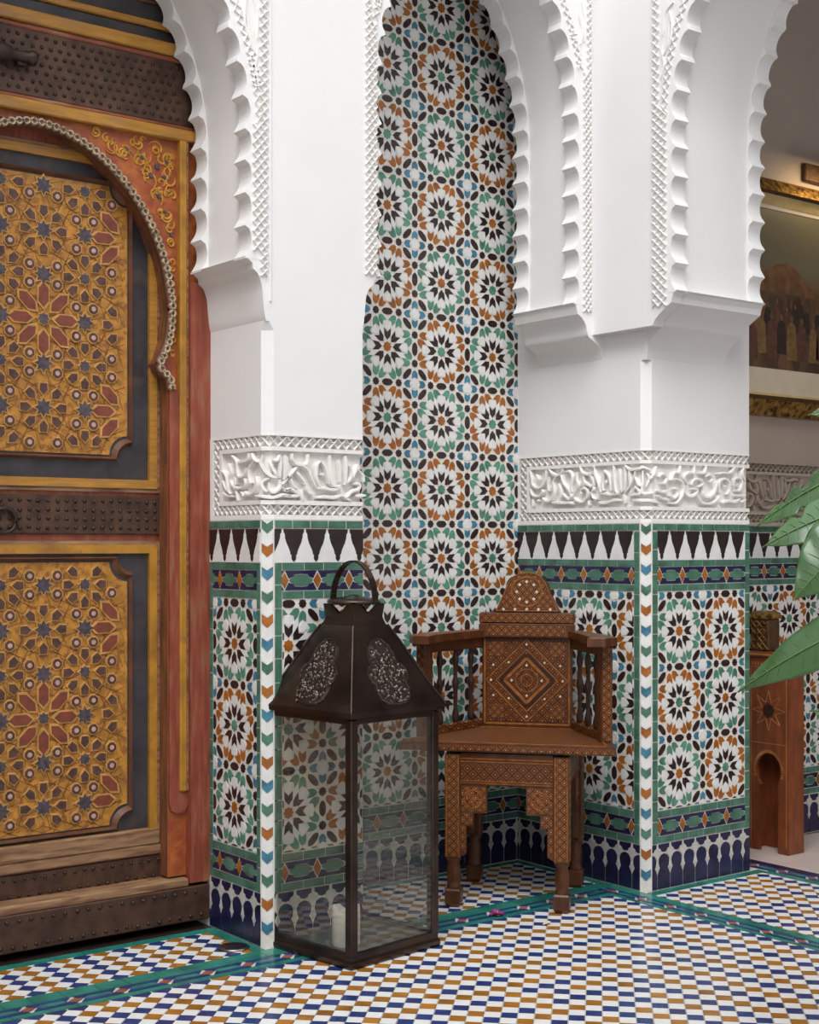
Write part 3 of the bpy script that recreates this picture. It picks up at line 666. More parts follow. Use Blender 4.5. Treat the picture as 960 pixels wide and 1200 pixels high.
# ================= gallery beyond the arcade
YG = 3.12
wg = MB(); wg.box(XB-.01, 6.3, YG, YG+.2, 0, TOPZ); wg.box(6.1, 6.3, -3, YG, 0, TOPZ)
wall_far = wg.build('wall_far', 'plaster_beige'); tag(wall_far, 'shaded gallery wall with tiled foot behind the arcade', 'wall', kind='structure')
PG = FA(YG)
tb = MB(); tb.prism(PG, [(XB, .08), (6.1, .08), (6.1, 1.062), (XB, 1.062)], -.003, .0008); tb.build('tile_bed', 'grout', wall_far)
it = dado(PG, XB+.001, 6.09, False, False, (4.035, .539, 0), 0, (3.9, 3.95, 3.9))
lay(wall_far, it)
fg, lg = seg_path([(XB, YG), (6.09, YG)])
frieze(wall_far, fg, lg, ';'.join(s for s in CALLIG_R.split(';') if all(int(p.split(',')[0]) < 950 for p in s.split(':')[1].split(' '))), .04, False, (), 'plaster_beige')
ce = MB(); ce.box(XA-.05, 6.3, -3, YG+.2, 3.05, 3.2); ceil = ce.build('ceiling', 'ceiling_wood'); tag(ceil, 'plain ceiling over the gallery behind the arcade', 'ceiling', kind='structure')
# the other two sides of the open court, behind the camera
wo = MB(); wo.box(-2.6, -2.4, -2.6, 3.4, 0, 6.0); wall_o = wo.build('wall_opposite', 'stucco'); tag(wall_o, 'white court wall behind the viewer on the left', 'wall', kind='structure')
wo = MB(); wo.box(-2.6, 3.4, -2.8, -2.6, 0, 6.0); wall_o = wo.build('wall_front', 'stucco'); tag(wall_o, 'white court wall behind the viewer', 'wall', kind='structure')
# ------------------------------------------------------------------ the great painted door with its arched wicket
door = empty('door_1', (1.41, YD, 0)); tag(door, 'old painted wooden door with gilded star panels and iron bands', 'door', kind='structure')
DO = (-1.41, -YD, 0)
def dpart(mb, name, mats, parent=None, recalc=True, kind=None):
    mb.v = [(v[0]+DO[0], v[1]+DO[1], v[2]) for v in mb.v] if parent is None or parent is door else mb.v
    o = mb.build(name, mats, parent or door, kind, recalc); return o
def dsub(mb, name, mats, parent, recalc=True):
    mb.v = [(v[0]+DO[0], v[1]+DO[1], v[2]) for v in mb.v]; return mb.build(name, mats, parent, None, recalc)
YF, YW = 3.335, 3.385                                       # board of the great leaf, wicket face
XLO = .925
FD = FA(YF); FW = FA(YW)
# great leaf: board with the arched opening cut out
AC = [(1.775, .14), (1.775, 1.40), (1.768, 1.43), (1.748, 1.445), (1.742, 1.465), (1.752, 1.485), (1.768, 1.53), (1.776, 1.60), (1.770, 1.66), (1.752, 1.735), (1.722, 1.805), (1.680, 1.870), (1.625, 1.930), (1.560, 1.978), (1.490, 2.010), (1.41, 2.024)]
ACL = [(2.82-x, z) for x, z in AC[::-1]][1:]
arc = AC+ACL
m = MB()
for side, pts in ((1.888, AC), (XLO, ACL)):
    for a, b in zip(pts, pts[1:]):
        for Y in (YF, YF+.05): m.add([(a[0], Y, a[1]), (side, Y, a[1]), (side, Y, b[1]), (b[0], Y, b[1])], [(0, 1, 2, 3)])
rv_ = MB()
for a, b in zip(arc, arc[1:]): rv_.add([(a[0], YF, a[1]), (b[0], YF, b[1]), (b[0], YF+.05, b[1]), (a[0], YF+.05, a[1])], [(0, 1, 2, 3)])
m.box(XLO, 1.888, YF, YF+.05, 2.024, 2.95)
dpart(m, 'leaf_board', 'vine_orange'); dpart(rv_, 'wicket_reveal', 'door_wood')
m = MB(); m.box(XLO, 1.90, YF+.18, YF+.22, 0, 2.95); dpart(m, 'backing', 'door_wood')
# jamb post beside the pier, rounded top under the corbel, and the sill
m = MB(); pz = [(1.888, .118), (1.888, 1.60), (1.880, 1.640), (1.866, 1.668), (1.846, 1.682), (1.829, 1.682), (1.829, .118)]
m.prism(FA(YD+.012), pz, -.03, .012, .004); dpart(m, 'jamb_post', 'door_red')
m = MB(); m.prism(FA(YD+.022), [(1.776, .325), (1.782, .312), (1.795, .305), (1.812, .305), (1.822, .312), (1.828, .325), (1.828, 2.045), (1.776, 2.045)], -.02, .008, .002); 
# orange painted strip between the wicket arch and the yellow fillet
m = MB(); m.prism(FA(YF), [(1.776, .33), (1.781, .312), (1.795, .304), (1.812, .304), (1.824, .312), (1.829, .33), (1.829, 1.40), (1.776, 1.40)], -.01, .011, .003); dpart(m, 'pilaster_strip', 'door_red')
m = MB(); m.bbox(1.803, 1.823, YF-.019, YF+.01, .36, 2.046, .003); dpart(m, 'yellow_fillet', 'door_yellow')
m = MB(); m.bbox(1.824, 1.829, YF-.016, YF+.01, .36, 2.046, .002); dpart(m, 'fillet_edge', 'sill_wood')
for (z0, z1, y, mt, nm) in ((2.044, 2.074, .020, 'door_yellow_h', 'lintel_moulding'), (2.074, 2.084, .012, 'door_red_h', 'red_fillet'), (2.245, 2.258, .012, 'door_red_h', 'red_fillet'),
                            (2.258, 2.290, .022, 'door_yellow_h', 'lintel_moulding'), (2.290, 2.322, .004, 'door_navy', 'navy_board'), (2.322, 2.340, .012, 'door_yellow_h', 'lintel_moulding'),
                            (2.340, 2.385, .003, 'door_navy', 'navy_board'), (2.385, 2.95, .006, 'door_mould', 'upper_board')):
    m = MB(); m.bbox(XLO, 1.888, YF-y, YF+.01, z0, z1, .003); dpart(m, nm, mt)
m = MB(); m.prism(FD, [(1.40, 2.41), (1.72, 2.41), (1.75, 2.44), (1.75, 2.7), (1.40, 2.7)], .004, .012, .004); dpart(m, 'upper_panel', 'door_yellow')
def studs(parent, x0, x1, zs, dx, Y, r=.0065, stag=False, mat='iron_dark', jit=.0015):
    b = MB(); b.lathe([(r, 0), (r*.95, r*.35), (r*.6, r*.75), (r*.2, r*.9)], seg=8)
    b.v = [(v[0], -v[2], v[1]) for v in b.v]; me = b.mesh('stud', mat); k = 0
    for j, z in enumerate(zs):
        n = int((x1-x0)/dx)
        for i in range(n+1):
            x = x1-i*dx-(dx/2 if stag and j % 2 else 0)
            if x < x0: continue
            link('stud', me, parent, (x+DO[0]+random.uniform(-jit, jit), Y+DO[1], z+random.uniform(-jit, jit)))
# upper iron band with bolt
m = MB(); m.bbox(XLO, 1.888, YF-.010, YF+.01, 2.084, 2.245, .002); band = dpart(m, 'iron_band', 'iron_band')
studs(band, 1.25, 1.80, [2.100+.0215*i for i in range(7)], .024, YF-.010, .0055, True)
m = MB(); BZ = 2.168; R = [(.012, 0), (.018, .004), (.018, .016), (.013, .022), (.012, .06), (.017, .066), (.024, .085), (.026, .12), (.022, .16), (.014, .20), (.012, .22)]
m.lathe([(r, z) for r, z in R], seg=14); m.v = [(1.405-v[2], YF-.034+v[1], BZ+v[0]) for v in m.v]
m.box(1.36, 1.38, YF-.03, YF, BZ-.02, BZ+.02); dpart(m, 'bolt', 'iron_dark')
# rope moulding round the wicket arch
ropep = [p for p in smooth([p for p in AC[1:]]+ACL[:-1], 6)]
m = MB(); ln = 0; q0 = ropep[0]
tube = [(p[0]+.004, YF-.008, p[1]) for p in ropep]; m.tube(tube, .011, 6); dpart(m, 'arch_moulding', 'door_mould')
m = MB(); acc = 0; ra, rb = [], []
for k in range(1, len(ropep)):
    a, b = ropep[k-1], ropep[k]; dl = math.hypot(b[0]-a[0], b[1]-a[1]); n_ = max(1, round(dl/.005))
    for i in range(n_):
        acc += dl/n_; t = i/n_; x, z = a[0]+(b[0]-a[0])*t, a[1]+(b[1]-a[1])*t; nx, nz = (b[1]-a[1])/dl, -(b[0]-a[0])/dl
        o_ = .0075*math.sin(acc/.038*math.pi*2); ra.append((x+.006+nx*o_, z+nz*o_)); rb.append((x+.006-nx*o_, z-nz*o_))
for r_ in (ra, rb): m.stroke(FA(YF-.006), r_, .0068, .004, .015, per=1, taper=1)
dpart(m, 'rope_carving', 'rope_paint', recalc=False)
# painted vine scrolls of the spandrel
m = MB(); rv = random.Random(3)
def scroll(x, z, r, a0, sg, w=.0055):
    pts = [(x+r*(1-t*.78)*math.cos(a0+sg*t*5.2), z+r*(1-t*.78)*math.sin(a0+sg*t*5.2)) for t in [i/9 for i in range(10)]]
    m.stroke(FD, pts, w, 0, .0035, per=3)
for x, z, r in ((1.655, 1.995, .026), (1.70, 1.985, .026), (1.745, 2.005, .024), (1.775, 1.985, .018), (1.725, 1.945, .026), (1.765, 1.945, .022), (1.745, 1.90, .022), (1.775, 1.90, .018), (1.762, 1.86, .020), (1.782, 1.82, .014), (1.615, 2.012, .020), (1.575, 2.022, .015), (1.69, 2.022, .016), (1.785, 1.77, .012), (1.787, 1.72, .010), (1.79, 1.66, .009), (1.79, 1.60, .009), (1.79, 1.54, .009), (1.79, 1.49, .009)):
    for k in range(4 if r > .015 else 2): scroll(x+rv.uniform(-.014, .014)*(r > .015), z+rv.uniform(-.014, .014), r*(1-.15*k), rv.uniform(0, 6.28), rv.choice((-1, 1)))
dpart(m, 'painted_scrolls', 'vine_gold', recalc=False)
m = MB()
for x, z, r in ((1.70, 1.985, .007), (1.745, 1.97, .008), (1.725, 1.945, .008), (1.765, 1.945, .007), (1.75, 1.895, .007), (1.77, 1.985, .006), (1.66, 2.00, .006), (1.765, 1.855, .006), (1.787, 1.80, .006), (1.79, 1.69, .005), (1.79, 1.57, .005)):
    m.prism(FD, [rot((r, 0), i*math.pi/4) for i in range(8)] and [(x+rot((r, 0), i*math.pi/4)[0], z+rot((r, 0), i*math.pi/4)[1]) for i in range(8)], 0, .004, .001)
dpart(m, 'painted_blossoms', 'inlay_star', recalc=False)
# wicket leaf
m = MB(); m.box(1.03, 1.82, YW, YW+.06, .12, 2.10); leaf = dpart(m, 'wicket_leaf', 'door_red')
def frame_ring(x0, x1, z0, z1, w, d0, d1, mat, name, par=leaf, prof=0):
    m = MB()
    for (a, b, c, d) in (((x0, z0), (x1, z0), (x1-w, z0+w), (x0+w, z0+w)), ((x1, z0), (x1, z1), (x1-w, z1-w), (x1-w, z0+w)), ((x1, z1), (x0, z1), (x0+w, z1-w), (x1-w, z1-w)), ((x0, z1), (x0, z0), (x0+w, z0+w), (x0+w, z1-w))):
        m.prism(FW, [a, b, c, d], d0, d1, .0)
        e = w*.3; 
    return dsub(m, name, mat, par)
def notched(x0, x1, z0, z1, r):
    P = []
    for (cx, cz, a0) in ((x1, z0, math.pi), (x1, z1, -math.pi/2), (x0, z1, 0), (x0, z0, math.pi/2)):
        P += [(cx+r*math.cos(a0-math.pi/2*i/6), cz+r*math.sin(a0-math.pi/2*i/6)) for i in range(7)]
    return P
HB = .2195
def star_panel(name, x0, x1, z0, z1, oy, worn):
    """gilded strapwork panel: ground with dark stars, red lozenges, petals and pink-eyed rounds, each inlay its own piece"""
    m = MB(); m.prism(FW, notched(x0, x1, z0, z1, .05), -.004, .004, 0); pan = dsub(m, name, 'inlay_ground', leaf)
    ring = notched(x0-.004, x1+.004, z0-.004, z1+.004, .048); ring.append(ring[0])
    m = MB()
    out = notched(x0-.016, x1+.016, z0-.016, z1+.016, .040); out.append(out[0])
    for k in range(len(ring)-1):
        a, b, c, d = ring[k], ring[k+1], out[k+1], out[k]; md = lambda p, q: ((p[0]+q[0])/2, (p[1]+q[1])/2)
        e, f = md(a, d), md(b, c)
        m.add([FW(*a, 0), FW(*b, 0), FW(*f, .014), FW(*e, .014), FW(*c, 0), FW(*d, 0)], [(0, 1, 2, 3), (3, 2, 4, 5)])
    dsub(m, 'notched_moulding', 'door_mould', leaf)
    h = HB; pcs = []
    def inside(x, z, g=.017):
        if not (x0+g < x < x1-g and z0+g < z < z1-g): return False
        return all(math.hypot(x-cx, z-cz) > .058 for cx in (x0, x1) for cz in (z0, z1))
    sta = star(.040*1.0, .024); ssm = star(.026, .019); pent = [(0, .030), (-.018, .010), (-.015, -.018), (.015, -.018), (.018, .010)]
    hexr = [(0, .050), (-.021, .026), (-.021, -.026), (0, -.050), (.021, -.026), (.021, .026)]; octo = [rot((.0225, 0), math.pi/8+i*math.pi/4) for i in range(8)]
    i0, i1 = math.floor((x0-1.4555)/h)-1, math.ceil((x1-1.4555)/h)+1; j0, j1 = math.floor((z0-oy)/h)-1, math.ceil((z1-oy)/h)+1
    for i in range(i0, i1+1):
        for j in range(j0, j1+1):
            cx, cz = 1.4555+i*h, oy+j*h; ev = (i+j) % 2 == 0
            pcs.append((cx, cz, ssm if ev else sta, 'inlay_star', 0))
            pcs.append((cx+h/2, cz, sta, 'inlay_star', 0)); pcs.append((cx, cz+h/2, sta, 'inlay_star', 0)); pcs.append((cx+h/2, cz+h/2, ssm, 'inlay_star', 0))
            for k in range(8):
                a = k*math.pi/4; r = (.268 if ev else .225)*h
                pcs.append((cx+r*math.cos(a), cz+r*math.sin(a), hexr if ev else pent, 'inlay_red' if ev else 'inlay_dark', a-math.pi/2+(0 if ev else math.pi)))
                pcs.append((cx+h/2+.212*h*math.cos(a), cz+h/2+.212*h*math.sin(a), pent, 'inlay_dark', a+math.pi/2))
            for a, b in ((.165, .395), (.395, .165)):
                for s1 in (1, -1):
                    for s2 in (1, -1): pcs.append((cx+s1*a*h, cz+s2*b*h, octo, 'inlay_pinkeye', 0))
    seen = set(); tri = 0; q = .66
    gr = MB()
    for cx, cz, sh, mt, a in pcs:
        key = (round(cx, 2), round(cz, 2))
        if (cx, cz) in seen or not inside(cx, cz): continue
        seen.add((cx, cz))
        ky = (mt, round(a % (2*math.pi), 2), len(sh), round(sh[0][1], 3))
        if ky not in CACHE:
            b = MB(); P0 = lambda s, t, d: (s, -d, t); P = [rot(p, a) for p in sh]
            b.prism(P0, [(p[0]*q*1.2, p[1]*q*1.2) for p in P], 0, .0055, .002, 0)
            b.prism(P0, [(p[0]*q*.93, p[1]*q*.93) for p in P], .004, .0068, .001, 1)
            if mt == 'inlay_pinkeye': b.prism(P0, [(p[0]*q*.45, p[1]*q*.45) for p in P], .006, .0075, .0005, 2)
            CACHE[ky] = b.mesh('inlay', ['inlay_rim', {'inlay_pinkeye': 'inlay_dark'}.get(mt, mt), 'inlay_pink'])
        link('inlay', CACHE[ky], pan, (cx+DO[0], YW-.003+DO[1], cz))
    # scored strapwork lines
    for i in range(i0*2, i1*2+1):
        for j in range(j0*2, j1*2+1):
            cx, cz = 1.4555+i*h/2, oy+j*h/2
            for k in range(8):
                a = k*math.pi/4+math.pi/8; r0, r1 = .055, .104
                p, q_ = (cx+r0*math.cos(a), cz+r0*math.sin(a)), (cx+r1*math.cos(a+.35), cz+r1*math.sin(a+.35))
                if inside(*p, 0) and inside(*q_, 0): gr.ridge(FW, p, q_, .0022, .0038, .0046)
            r = .064
            P8 = [(cx+r*math.cos(k*math.pi/4), cz+r*math.sin(k*math.pi/4)) for k in range(9)]
            for p, q_ in zip(P8, P8[1:]):
                if inside(*p, 0) and inside(*q_, 0): gr.ridge(FW, p, q_, .0022, .0038, .0046)
    dsub(gr, 'strapwork_lines', 'inlay_groove', pan, recalc=False)
X0, X1 = 1.155, 1.684
for (z0, z1, oy, nm) in ((1.228, 1.912, 1.558, 'star_panel'), (.285, .955, .57, 'star_panel')):
    m = MB(); m.prism(FW, [(X0-.058, z0-.062 if z0 > 1 else z0-.020), (X1+.060, z0-.062 if z0 > 1 else z0-.020), (X1+.060, z1+.048 if z0 > 1 else z1+.022), (X0-.058, z1+.048 if z0 > 1 else z1+.022)], -.002, .001); dsub(m, 'navy_field', 'door_navy' if z0 > 1 else 'door_navy', leaf)
    star_panel(nm, X0, X1, z0, z1, oy, z0 < 1)
    za, zb = (z0-.062, z1+.048) if z0 > 1 else (z0-.020, z1+.022)
    frame_ring(X0-.080, X1+.082, za-.022, zb+.022, .022, -.001, .012, 'door_yellow_h' if z0 > 1 else 'door_yellow', 'panel_moulding')
    frame_ring(X0-.090, X1+.092, za-.032, zb+.032, .010, -.001, .007, 'sill_wood', 'panel_moulding')
# iron bands of the wicket, ring handle
m = MB(); m.bbox(1.04, 1.822, YW-.008, YW+.01, 1.026, 1.124, .002); b1 = dsub(m, 'iron_band', 'iron_band', leaf)
studs(b1, 1.28, 1.81, (1.042, 1.064, 1.086, 1.109), .0245, YW-.008, .0055)
m = MB(); m.bbox(1.04, 1.822, YW-.008, YW+.01, .128, .192, .002); b2_ = dsub(m, 'iron_band', 'iron_band', leaf)
studs(b2_, 1.28, 1.81, (.140, .181), .026, YW-.008, .005, True)
m = MB(); rr = .030; m.tube([(1.352+rr*math.sin(t), YW-.018, 1.058+rr*math.cos(t)) for t in [i*2*math.pi/20 for i in range(21)]], .005, 8)
m.tube([(1.352, YW, 1.090), (1.352, YW-.022, 1.090)], .007, 8); dsub(m, 'ring_handle', 'iron_dark', leaf)
# sill
m = MB(); m.bbox(XLO, 1.828, YF-.020, YF+.06, .112, .135, .004); dpart(m, 'sill_ledge', 'sill_wood')
m = MB(); m.bbox(XLO, 1.888, YD+.002, YF+.06, .022, .113, .003); sill = dpart(m, 'sill', 'iron_band')
studs(sill, 1.25, 1.86, (.036, .098), .030, YD+.002, .0055, True)
m = MB(); m.bbox(1.03, 1.79, YW-.012, YW+.02, .196, .222, .003); dpart(m, 'bottom_rail', 'sill_wood')

m = MB(); m.bbox(1.06, 1.775, YW-.014, YW+.02, .222, .266, .004); dpart(m, 'bottom_moulding', 'sill_wood')
m = MB(); m.box(XLO, 1.888, 3.2985, YF+.10, -.01, .0015); dpart(m, 'sill_gap_shade', 'iron_dark')  # dark strip on the floor, its colour standing in for shade under the sill
# ------------------------------------------------------------------ tall lantern
lan = empty('floor_lantern', (2.078, 2.930, .0015), math.radians(8)); tag(lan, 'tall dark metal and glass floor lantern standing in front of the pier', 'lantern')
H = .150; PH = .586
def lp(mb, name, mats, par=lan, recalc=True): return mb.build(name, mats, par, None, recalc)
m = MB(); m.rings([[(sx*a, sy*a, z) for sx, sy in ((-1, -1), (1, -1), (1, 1), (-1, 1))] for a, z in ((H, 0), (H+.002, .005), (H+.002, .014), (H-.002, .020), (H-.002, .030))]); base = lp(m, 'base', 'lantern_metal')
m = MB(); m.box(-H+.01, H-.01, -H+.01, H-.01, .030, .032); lp(m, 'base_plate', 'lantern_plate')
for sx in (-1, 1):
    for sy in (-1, 1):
        m = MB(); x0, x1 = sorted((sx*(H-.023), sx*H)); y0, y1 = sorted((sy*(H-.023), sy*H))
        m.bbox(x0, x1, y0, y1, .028, PH, .0025); lp(m, 'post', 'lantern_metal')
for k in range(4):
    R_ = lambda x, y, z, k=k: (*rot((x, y), k*math.pi/2), z)
    m = MB(); m.box(-H+.016, H-.016, -H+.004, -H+.006, .03, PH, P=R_); lp(m, 'glass_pane', 'lantern_glass')
    m = MB(); m.bbox(-H+.016, H-.016, -H+.001, -H+.014, .020, .038, .002, P=R_); lp(m, 'lower_rail', 'lantern_metal')
    m = MB(); m.bbox(-H+.016, H-.016, -H+.001, -H+.014, PH-.012, PH+.004, .002, P=R_); lp(m, 'upper_rail', 'lantern_metal')
# roof: four concave metal faces
prof = [(.148, .586), (.160, .590), (.161, .603), (.150, .620), (.130, .660), (.108, .704), (.086, .748), (.068, .784), (.058, .800)]
def roof_pt(t, off=0):
    z = t; 
    for (a, z0), (b, z1) in zip(prof[2:], prof[3:]):
        if z0 <= z <= z1: return a+(b-a)*(z-z0)/(z1-z0)
    return prof[-1][0]
m = MB(); m.rings([[(sx*a, sy*a, z) for sx, sy in ((-1, -1), (1, -1), (1, 1), (-1, 1))] for a, z in prof]); roof = lp(m, 'roof', 'lantern_metal')
for k in range(4):
    R_ = lambda x, y, z, k=k: (*rot((x, y), k*math.pi/2), z)
    def face(u, z, d): a = roof_pt(z); return (u, -a-d*.72, z+d*.69)
    half = [(0, .612), (.034, .616), (.056, .628), (.063, .646), (.056, .660), (.072, .670), (.076, .688), (.062, .702), (.048, .708), (.046, .728), (.038, .748), (.018, .762), (0, .765)]
    outl = half+[(-u, z) for u, z in half[::-1][1:-1]]
    m = MB(); m.prism(lambda s, t, d: R_(*face(s*.86, t, d)), outl, -.002, .003, .003)
    cart = lp(m, 'filigree_plate', 'lantern_filigree', roof)
    m = MB(); rr = random.Random(k); 
    ring = outl+[outl[0]]
    for a, b in zip(ring, ring[1:]): m.ridge(lambda s, t, d: R_(*face(s*.86, t, d)), a, b, .004, .001, .005)
    cnt = 0
    while cnt < 190:
        u, z = rr.uniform(-.075, .075), rr.uniform(.614, .763)
        wmax = next((b[0]+(a[0]-b[0])*0 for a, b in zip(half, half[1:]) if a[1] <= z <= b[1]), 0)
        if abs(u) > wmax-.004: continue
        cnt += 1; r = rr.uniform(.0025, .0042)
        q = [face((u+r*math.cos(i*math.pi/3))*.86, z+r*math.sin(i*math.pi/3), .003) for i in range(6)]+[face(u*.86, z, .0062)]
        m.add([R_(*p) for p in q], [(i, (i+1) % 6, 6) for i in range(6)])
    lp(m, 'filigree_beads', 'lantern_bead', roof)['kind'] = 'stuff'
    m = MB(); m.tube([R_(-roof_pt(z)-.001, -roof_pt(z)-.001, z) for z in (.603, .64, .70, .76, .80)], .003, 6); lp(m, 'seam', 'lantern_metal', roof)
# neck of four turned-out petals, disc and strap handle
m = MB(); m.rings([[(sx*a, sy*a, z) for sx, sy in ((-1, -1), (1, -1), (1, 1), (-1, 1))] for a, z in ((.057, .798), (.052, .812), (.050, .820))]); lp(m, 'neck', 'lantern_metal')
for k in range(4):
    R_ = lambda x, y, z, k=k: (*rot((x, y), k*math.pi/2), z)
    m = MB(); m.add([R_(-.050, -.050, .818), R_(.050, -.050, .818), R_(.054, -.054, .852), R_(.030, -.053, .852), R_(.004, -.050, .830), R_(-.004, -.050, .830), R_(-.030, -.053, .852), R_(-.054, -.054, .852)], [(0, 1, 2, 3, 4, 5, 6, 7)])
    m.add([R_(-.050, -.047, .818), R_(.050, -.047, .818), R_(.054, -.051, .852), R_(.030, -.050, .852), R_(.004, -.047, .830), R_(-.004, -.047, .830), R_(-.030, -.050, .852), R_(-.054, -.051, .852)], [(0, 1, 2, 3, 4, 5, 6, 7)])
    lp(m, 'neck_petal', 'lantern_metal')
m = MB(); m.lathe([(.010, .848), (.060, .850), (.068, .855), (.066, .860), (.045, .866), (.018, .870), (.010, .874)], seg=28); lp(m, 'cap_disc', 'lantern_metal')
m = MB(); an = math.radians(-78)
hp = [(0.064*math.cos(t), .853+.104*math.sin(t)) for t in [math.pi*i/24 for i in range(25)]]
R = []
for i, (u, z) in enumerate(hp):
    t = math.pi*i/24; k = .002; nx, nz = math.cos(t), math.sin(t)
    R.append([(*rot((u+e*nx*k, v), an), z+e*nz*k) for e, v in ((-1, -.011), (1, -.011), (1, .011), (-1, .011))])
m.rings(R); lp(m, 'handle', 'lantern_metal')
# candle inside the lantern
cd = MB(); seg = 20; prof_c = [(.033, 0), (.034, .004), (.034, .070)]
R = [[(r*math.cos(2*math.pi*i/seg), r*math.sin(2*math.pi*i/seg), z) for i in range(seg)] for r, z in prof_c]
rim = lambda i: .080+.016*abs(math.cos(2*math.pi*i/seg+.65))**1.5+.003*math.sin(5*2*math.pi*i/seg)
for r, dz in ((.033, 0), (.028, .002), (.024, -.012), (.004, -.030)): R.append([(r*math.cos(2*math.pi*i/seg), r*math.sin(2*math.pi*i/seg), (rim(i)+dz) if r > .02 else .060) for i in range(seg)])
cd.rings(R, 0, None, True, True)
can = empty('candle', (2.004, 2.858, .034)); tag(can, 'white pillar candle with a melted hollow top inside the lantern', 'candle')
cd.build('wax', 'candle_wax', can); m = MB(); m.tube([(0, 0, .058), (.001, 0, .07), (.003, .001, .078)], .0016, 6); m.build('wick', 'chair_dark', can)
# ------------------------------------------------------------------ inlaid corner chair
ch = empty('armchair', (2.621, 2.969, .0015), math.atan2(-.778, .628)); tag(ch, 'inlaid wooden armchair with carved crest standing in the tiled niche', 'chair')
def cp(mb, name, mats, par=ch, recalc=True): return mb.build(name, mats, par, None, recalc)
LEG = ((-.150, 0), (.150, 0), (-.150, .305), (.150, .305))
for lx, ly in LEG:
    m = MB(); a = .021
    m.bbox(lx-a, lx+a, ly-a, ly+a, .135, .425, .003, 0)
    m.lathe([(.017, .048), (.021, .056), (.016, .062), (.019, .075), (.020, .105), (.016, .122), (.021, .130), (.021, .136)], (lx, ly, 0), 14, 0)
    m.rings([[(lx+x*q, ly+y*q, z) for x, y in ((-1, -1), (1, -1), (1, 1), (-1, 1))] for q, z in ((.014, 0), (.021, .010), (.022, .046), (.018, .051))], 0)
    leg = cp(m, 'leg', 'chair_wood')
    if ly == 0:
        m = MB(); m.bbox(lx-a+.003, lx+a-.003, -a-.0012, -a+.002, .140, .420, .0006); cp(m, 'leg_inlay', 'marquetry_fine', leg)
        m = MB()
        for sx in (-1, 1): m.box(lx+sx*(a-.004)-.0012, lx+sx*(a-.004)+.0012, -a-.0018, -a, .140, .420)
        cp(m, 'leg_stringing', 'chair_amber', leg)
    m = MB(); sd = 1 if lx > 0 else -1; m.bbox(min(lx+sd*a, lx+sd*(a+.0012)), max(lx+sd*a, lx+sd*(a+.0012)), ly-a+.004, ly+a-.004, .14, .42, .0004); cp(m, 'leg_inlay', 'marquetry_fine', leg)
def apron(P, half, back=False):
    m = MB(); m.bbox(-half, half, -.010, .008, .338, .428, .002, P=P); ap = cp(m, 'apron', 'chair_wood')
    if back: return
    m = MB(); m.bbox(-half+.004, half-.004, -.0122, -.009, .352, .398, .0006, P=P); cp(m, 'apron_inlay', 'marquetry', ap)
    m = MB()
    for z in (.343, .349, .402, .410): m.box(-half+.002, half-.002, -.0126, -.009, z, z+.0028, P=P)
    cp(m, 'apron_stringing', 'chair_amber', ap)
    for s_ in (-1, 1):
        st = [(s_*half, .340), (s_*(half-.076), .340), (s_*(half-.076), .262), (s_*(half-.038), .262), (s_*(half-.038), .226), (s_*(half-.018), .226), (s_*(half-.018), .150), (s_*half, .140)]
        m = MB(); m.prism(lambda s, t, d: P(s, -d, t), st, -.006, .009, 0, bottom=True); br = cp(m, 'stepped_bracket', 'chair_wood')
        for (u0, u1, z0, z1) in ((half-.071, half-.004, .268, .334), (half-.034, half-.004, .231, .260), (half-.015, half-.003, .155, .226)):
            a0, a1 = sorted((s_*u0, s_*u1)); m = MB(); m.bbox(a0, a1, -.0104, -.008, z0, z1, .0005, P=P); cp(m, 'bracket_inlay', 'marquetry_fine', br)
            if u1-u0 > .05:
                c = ((a0+a1)/2, (z0+z1)/2); m = MB(); r = .026; D = [(c[0]+r*math.cos(i*math.pi/4), c[1]+r*math.sin(i*math.pi/4)) for i in range(9)]
                for p, q in zip(D, D[1:]): m.ridge(lambda s, t, d: P(s, -d, t), p, q, .003, .010, .0114)
                for i in range(4): m.ridge(lambda s, t, d: P(s, -d, t), D[i], D[i+4], .0024, .010, .0114)
                cp(m, 'bracket_star', 'chair_amber', br)
apron(lambda x, y, z: (x, y-.008, z), .130)
apron(lambda x, y, z: (.158-y if False else .160-(-y) if False else .150-y+.008, .1525+x, z) if False else (.158-y-.006, .1525+x, z), .130)
apron(lambda x, y, z: (-.158+y+.006, .1525-x, z), .130)
apron(lambda x, y, z: (-x, .313-y, z), .130, True)
# seat
SEAT = [(-.298, -.030), (.298, -.030), (.300, -.022), (.268, .125), (.150, .372), (-.150, .372), (-.268, .125), (-.300, -.022)]
FS = lambda s, t, d: (s, t, d)
m = MB(); m.prism(FS, SEAT, .432, .454, .004, bottom=True); seat = cp(m, 'seat', 'chair_wood')
m = MB(); m.box(-.292, .292, -.0315, -.028, .436, .449); cp(m, 'seat_edge_inlay', 'marquetry_fine', seat)
m = MB(); m.prism(FS, [(p[0]*.86, (p[1]-.16)*.80+.155) for p in SEAT], .452, .4552); cp(m, 'seat_marquetry', 'marquetry_seat', seat)
m = MB()
ring = [(p[0]*.90, (p[1]-.16)*.87+.157) for p in SEAT]; ring.append(ring[0])
for p, q in zip(ring, ring[1:]): m.ridge(FS, p, q, .006, .452, .4558, top=.8)
cp(m, 'seat_stringing', 'chair_amber', seat)
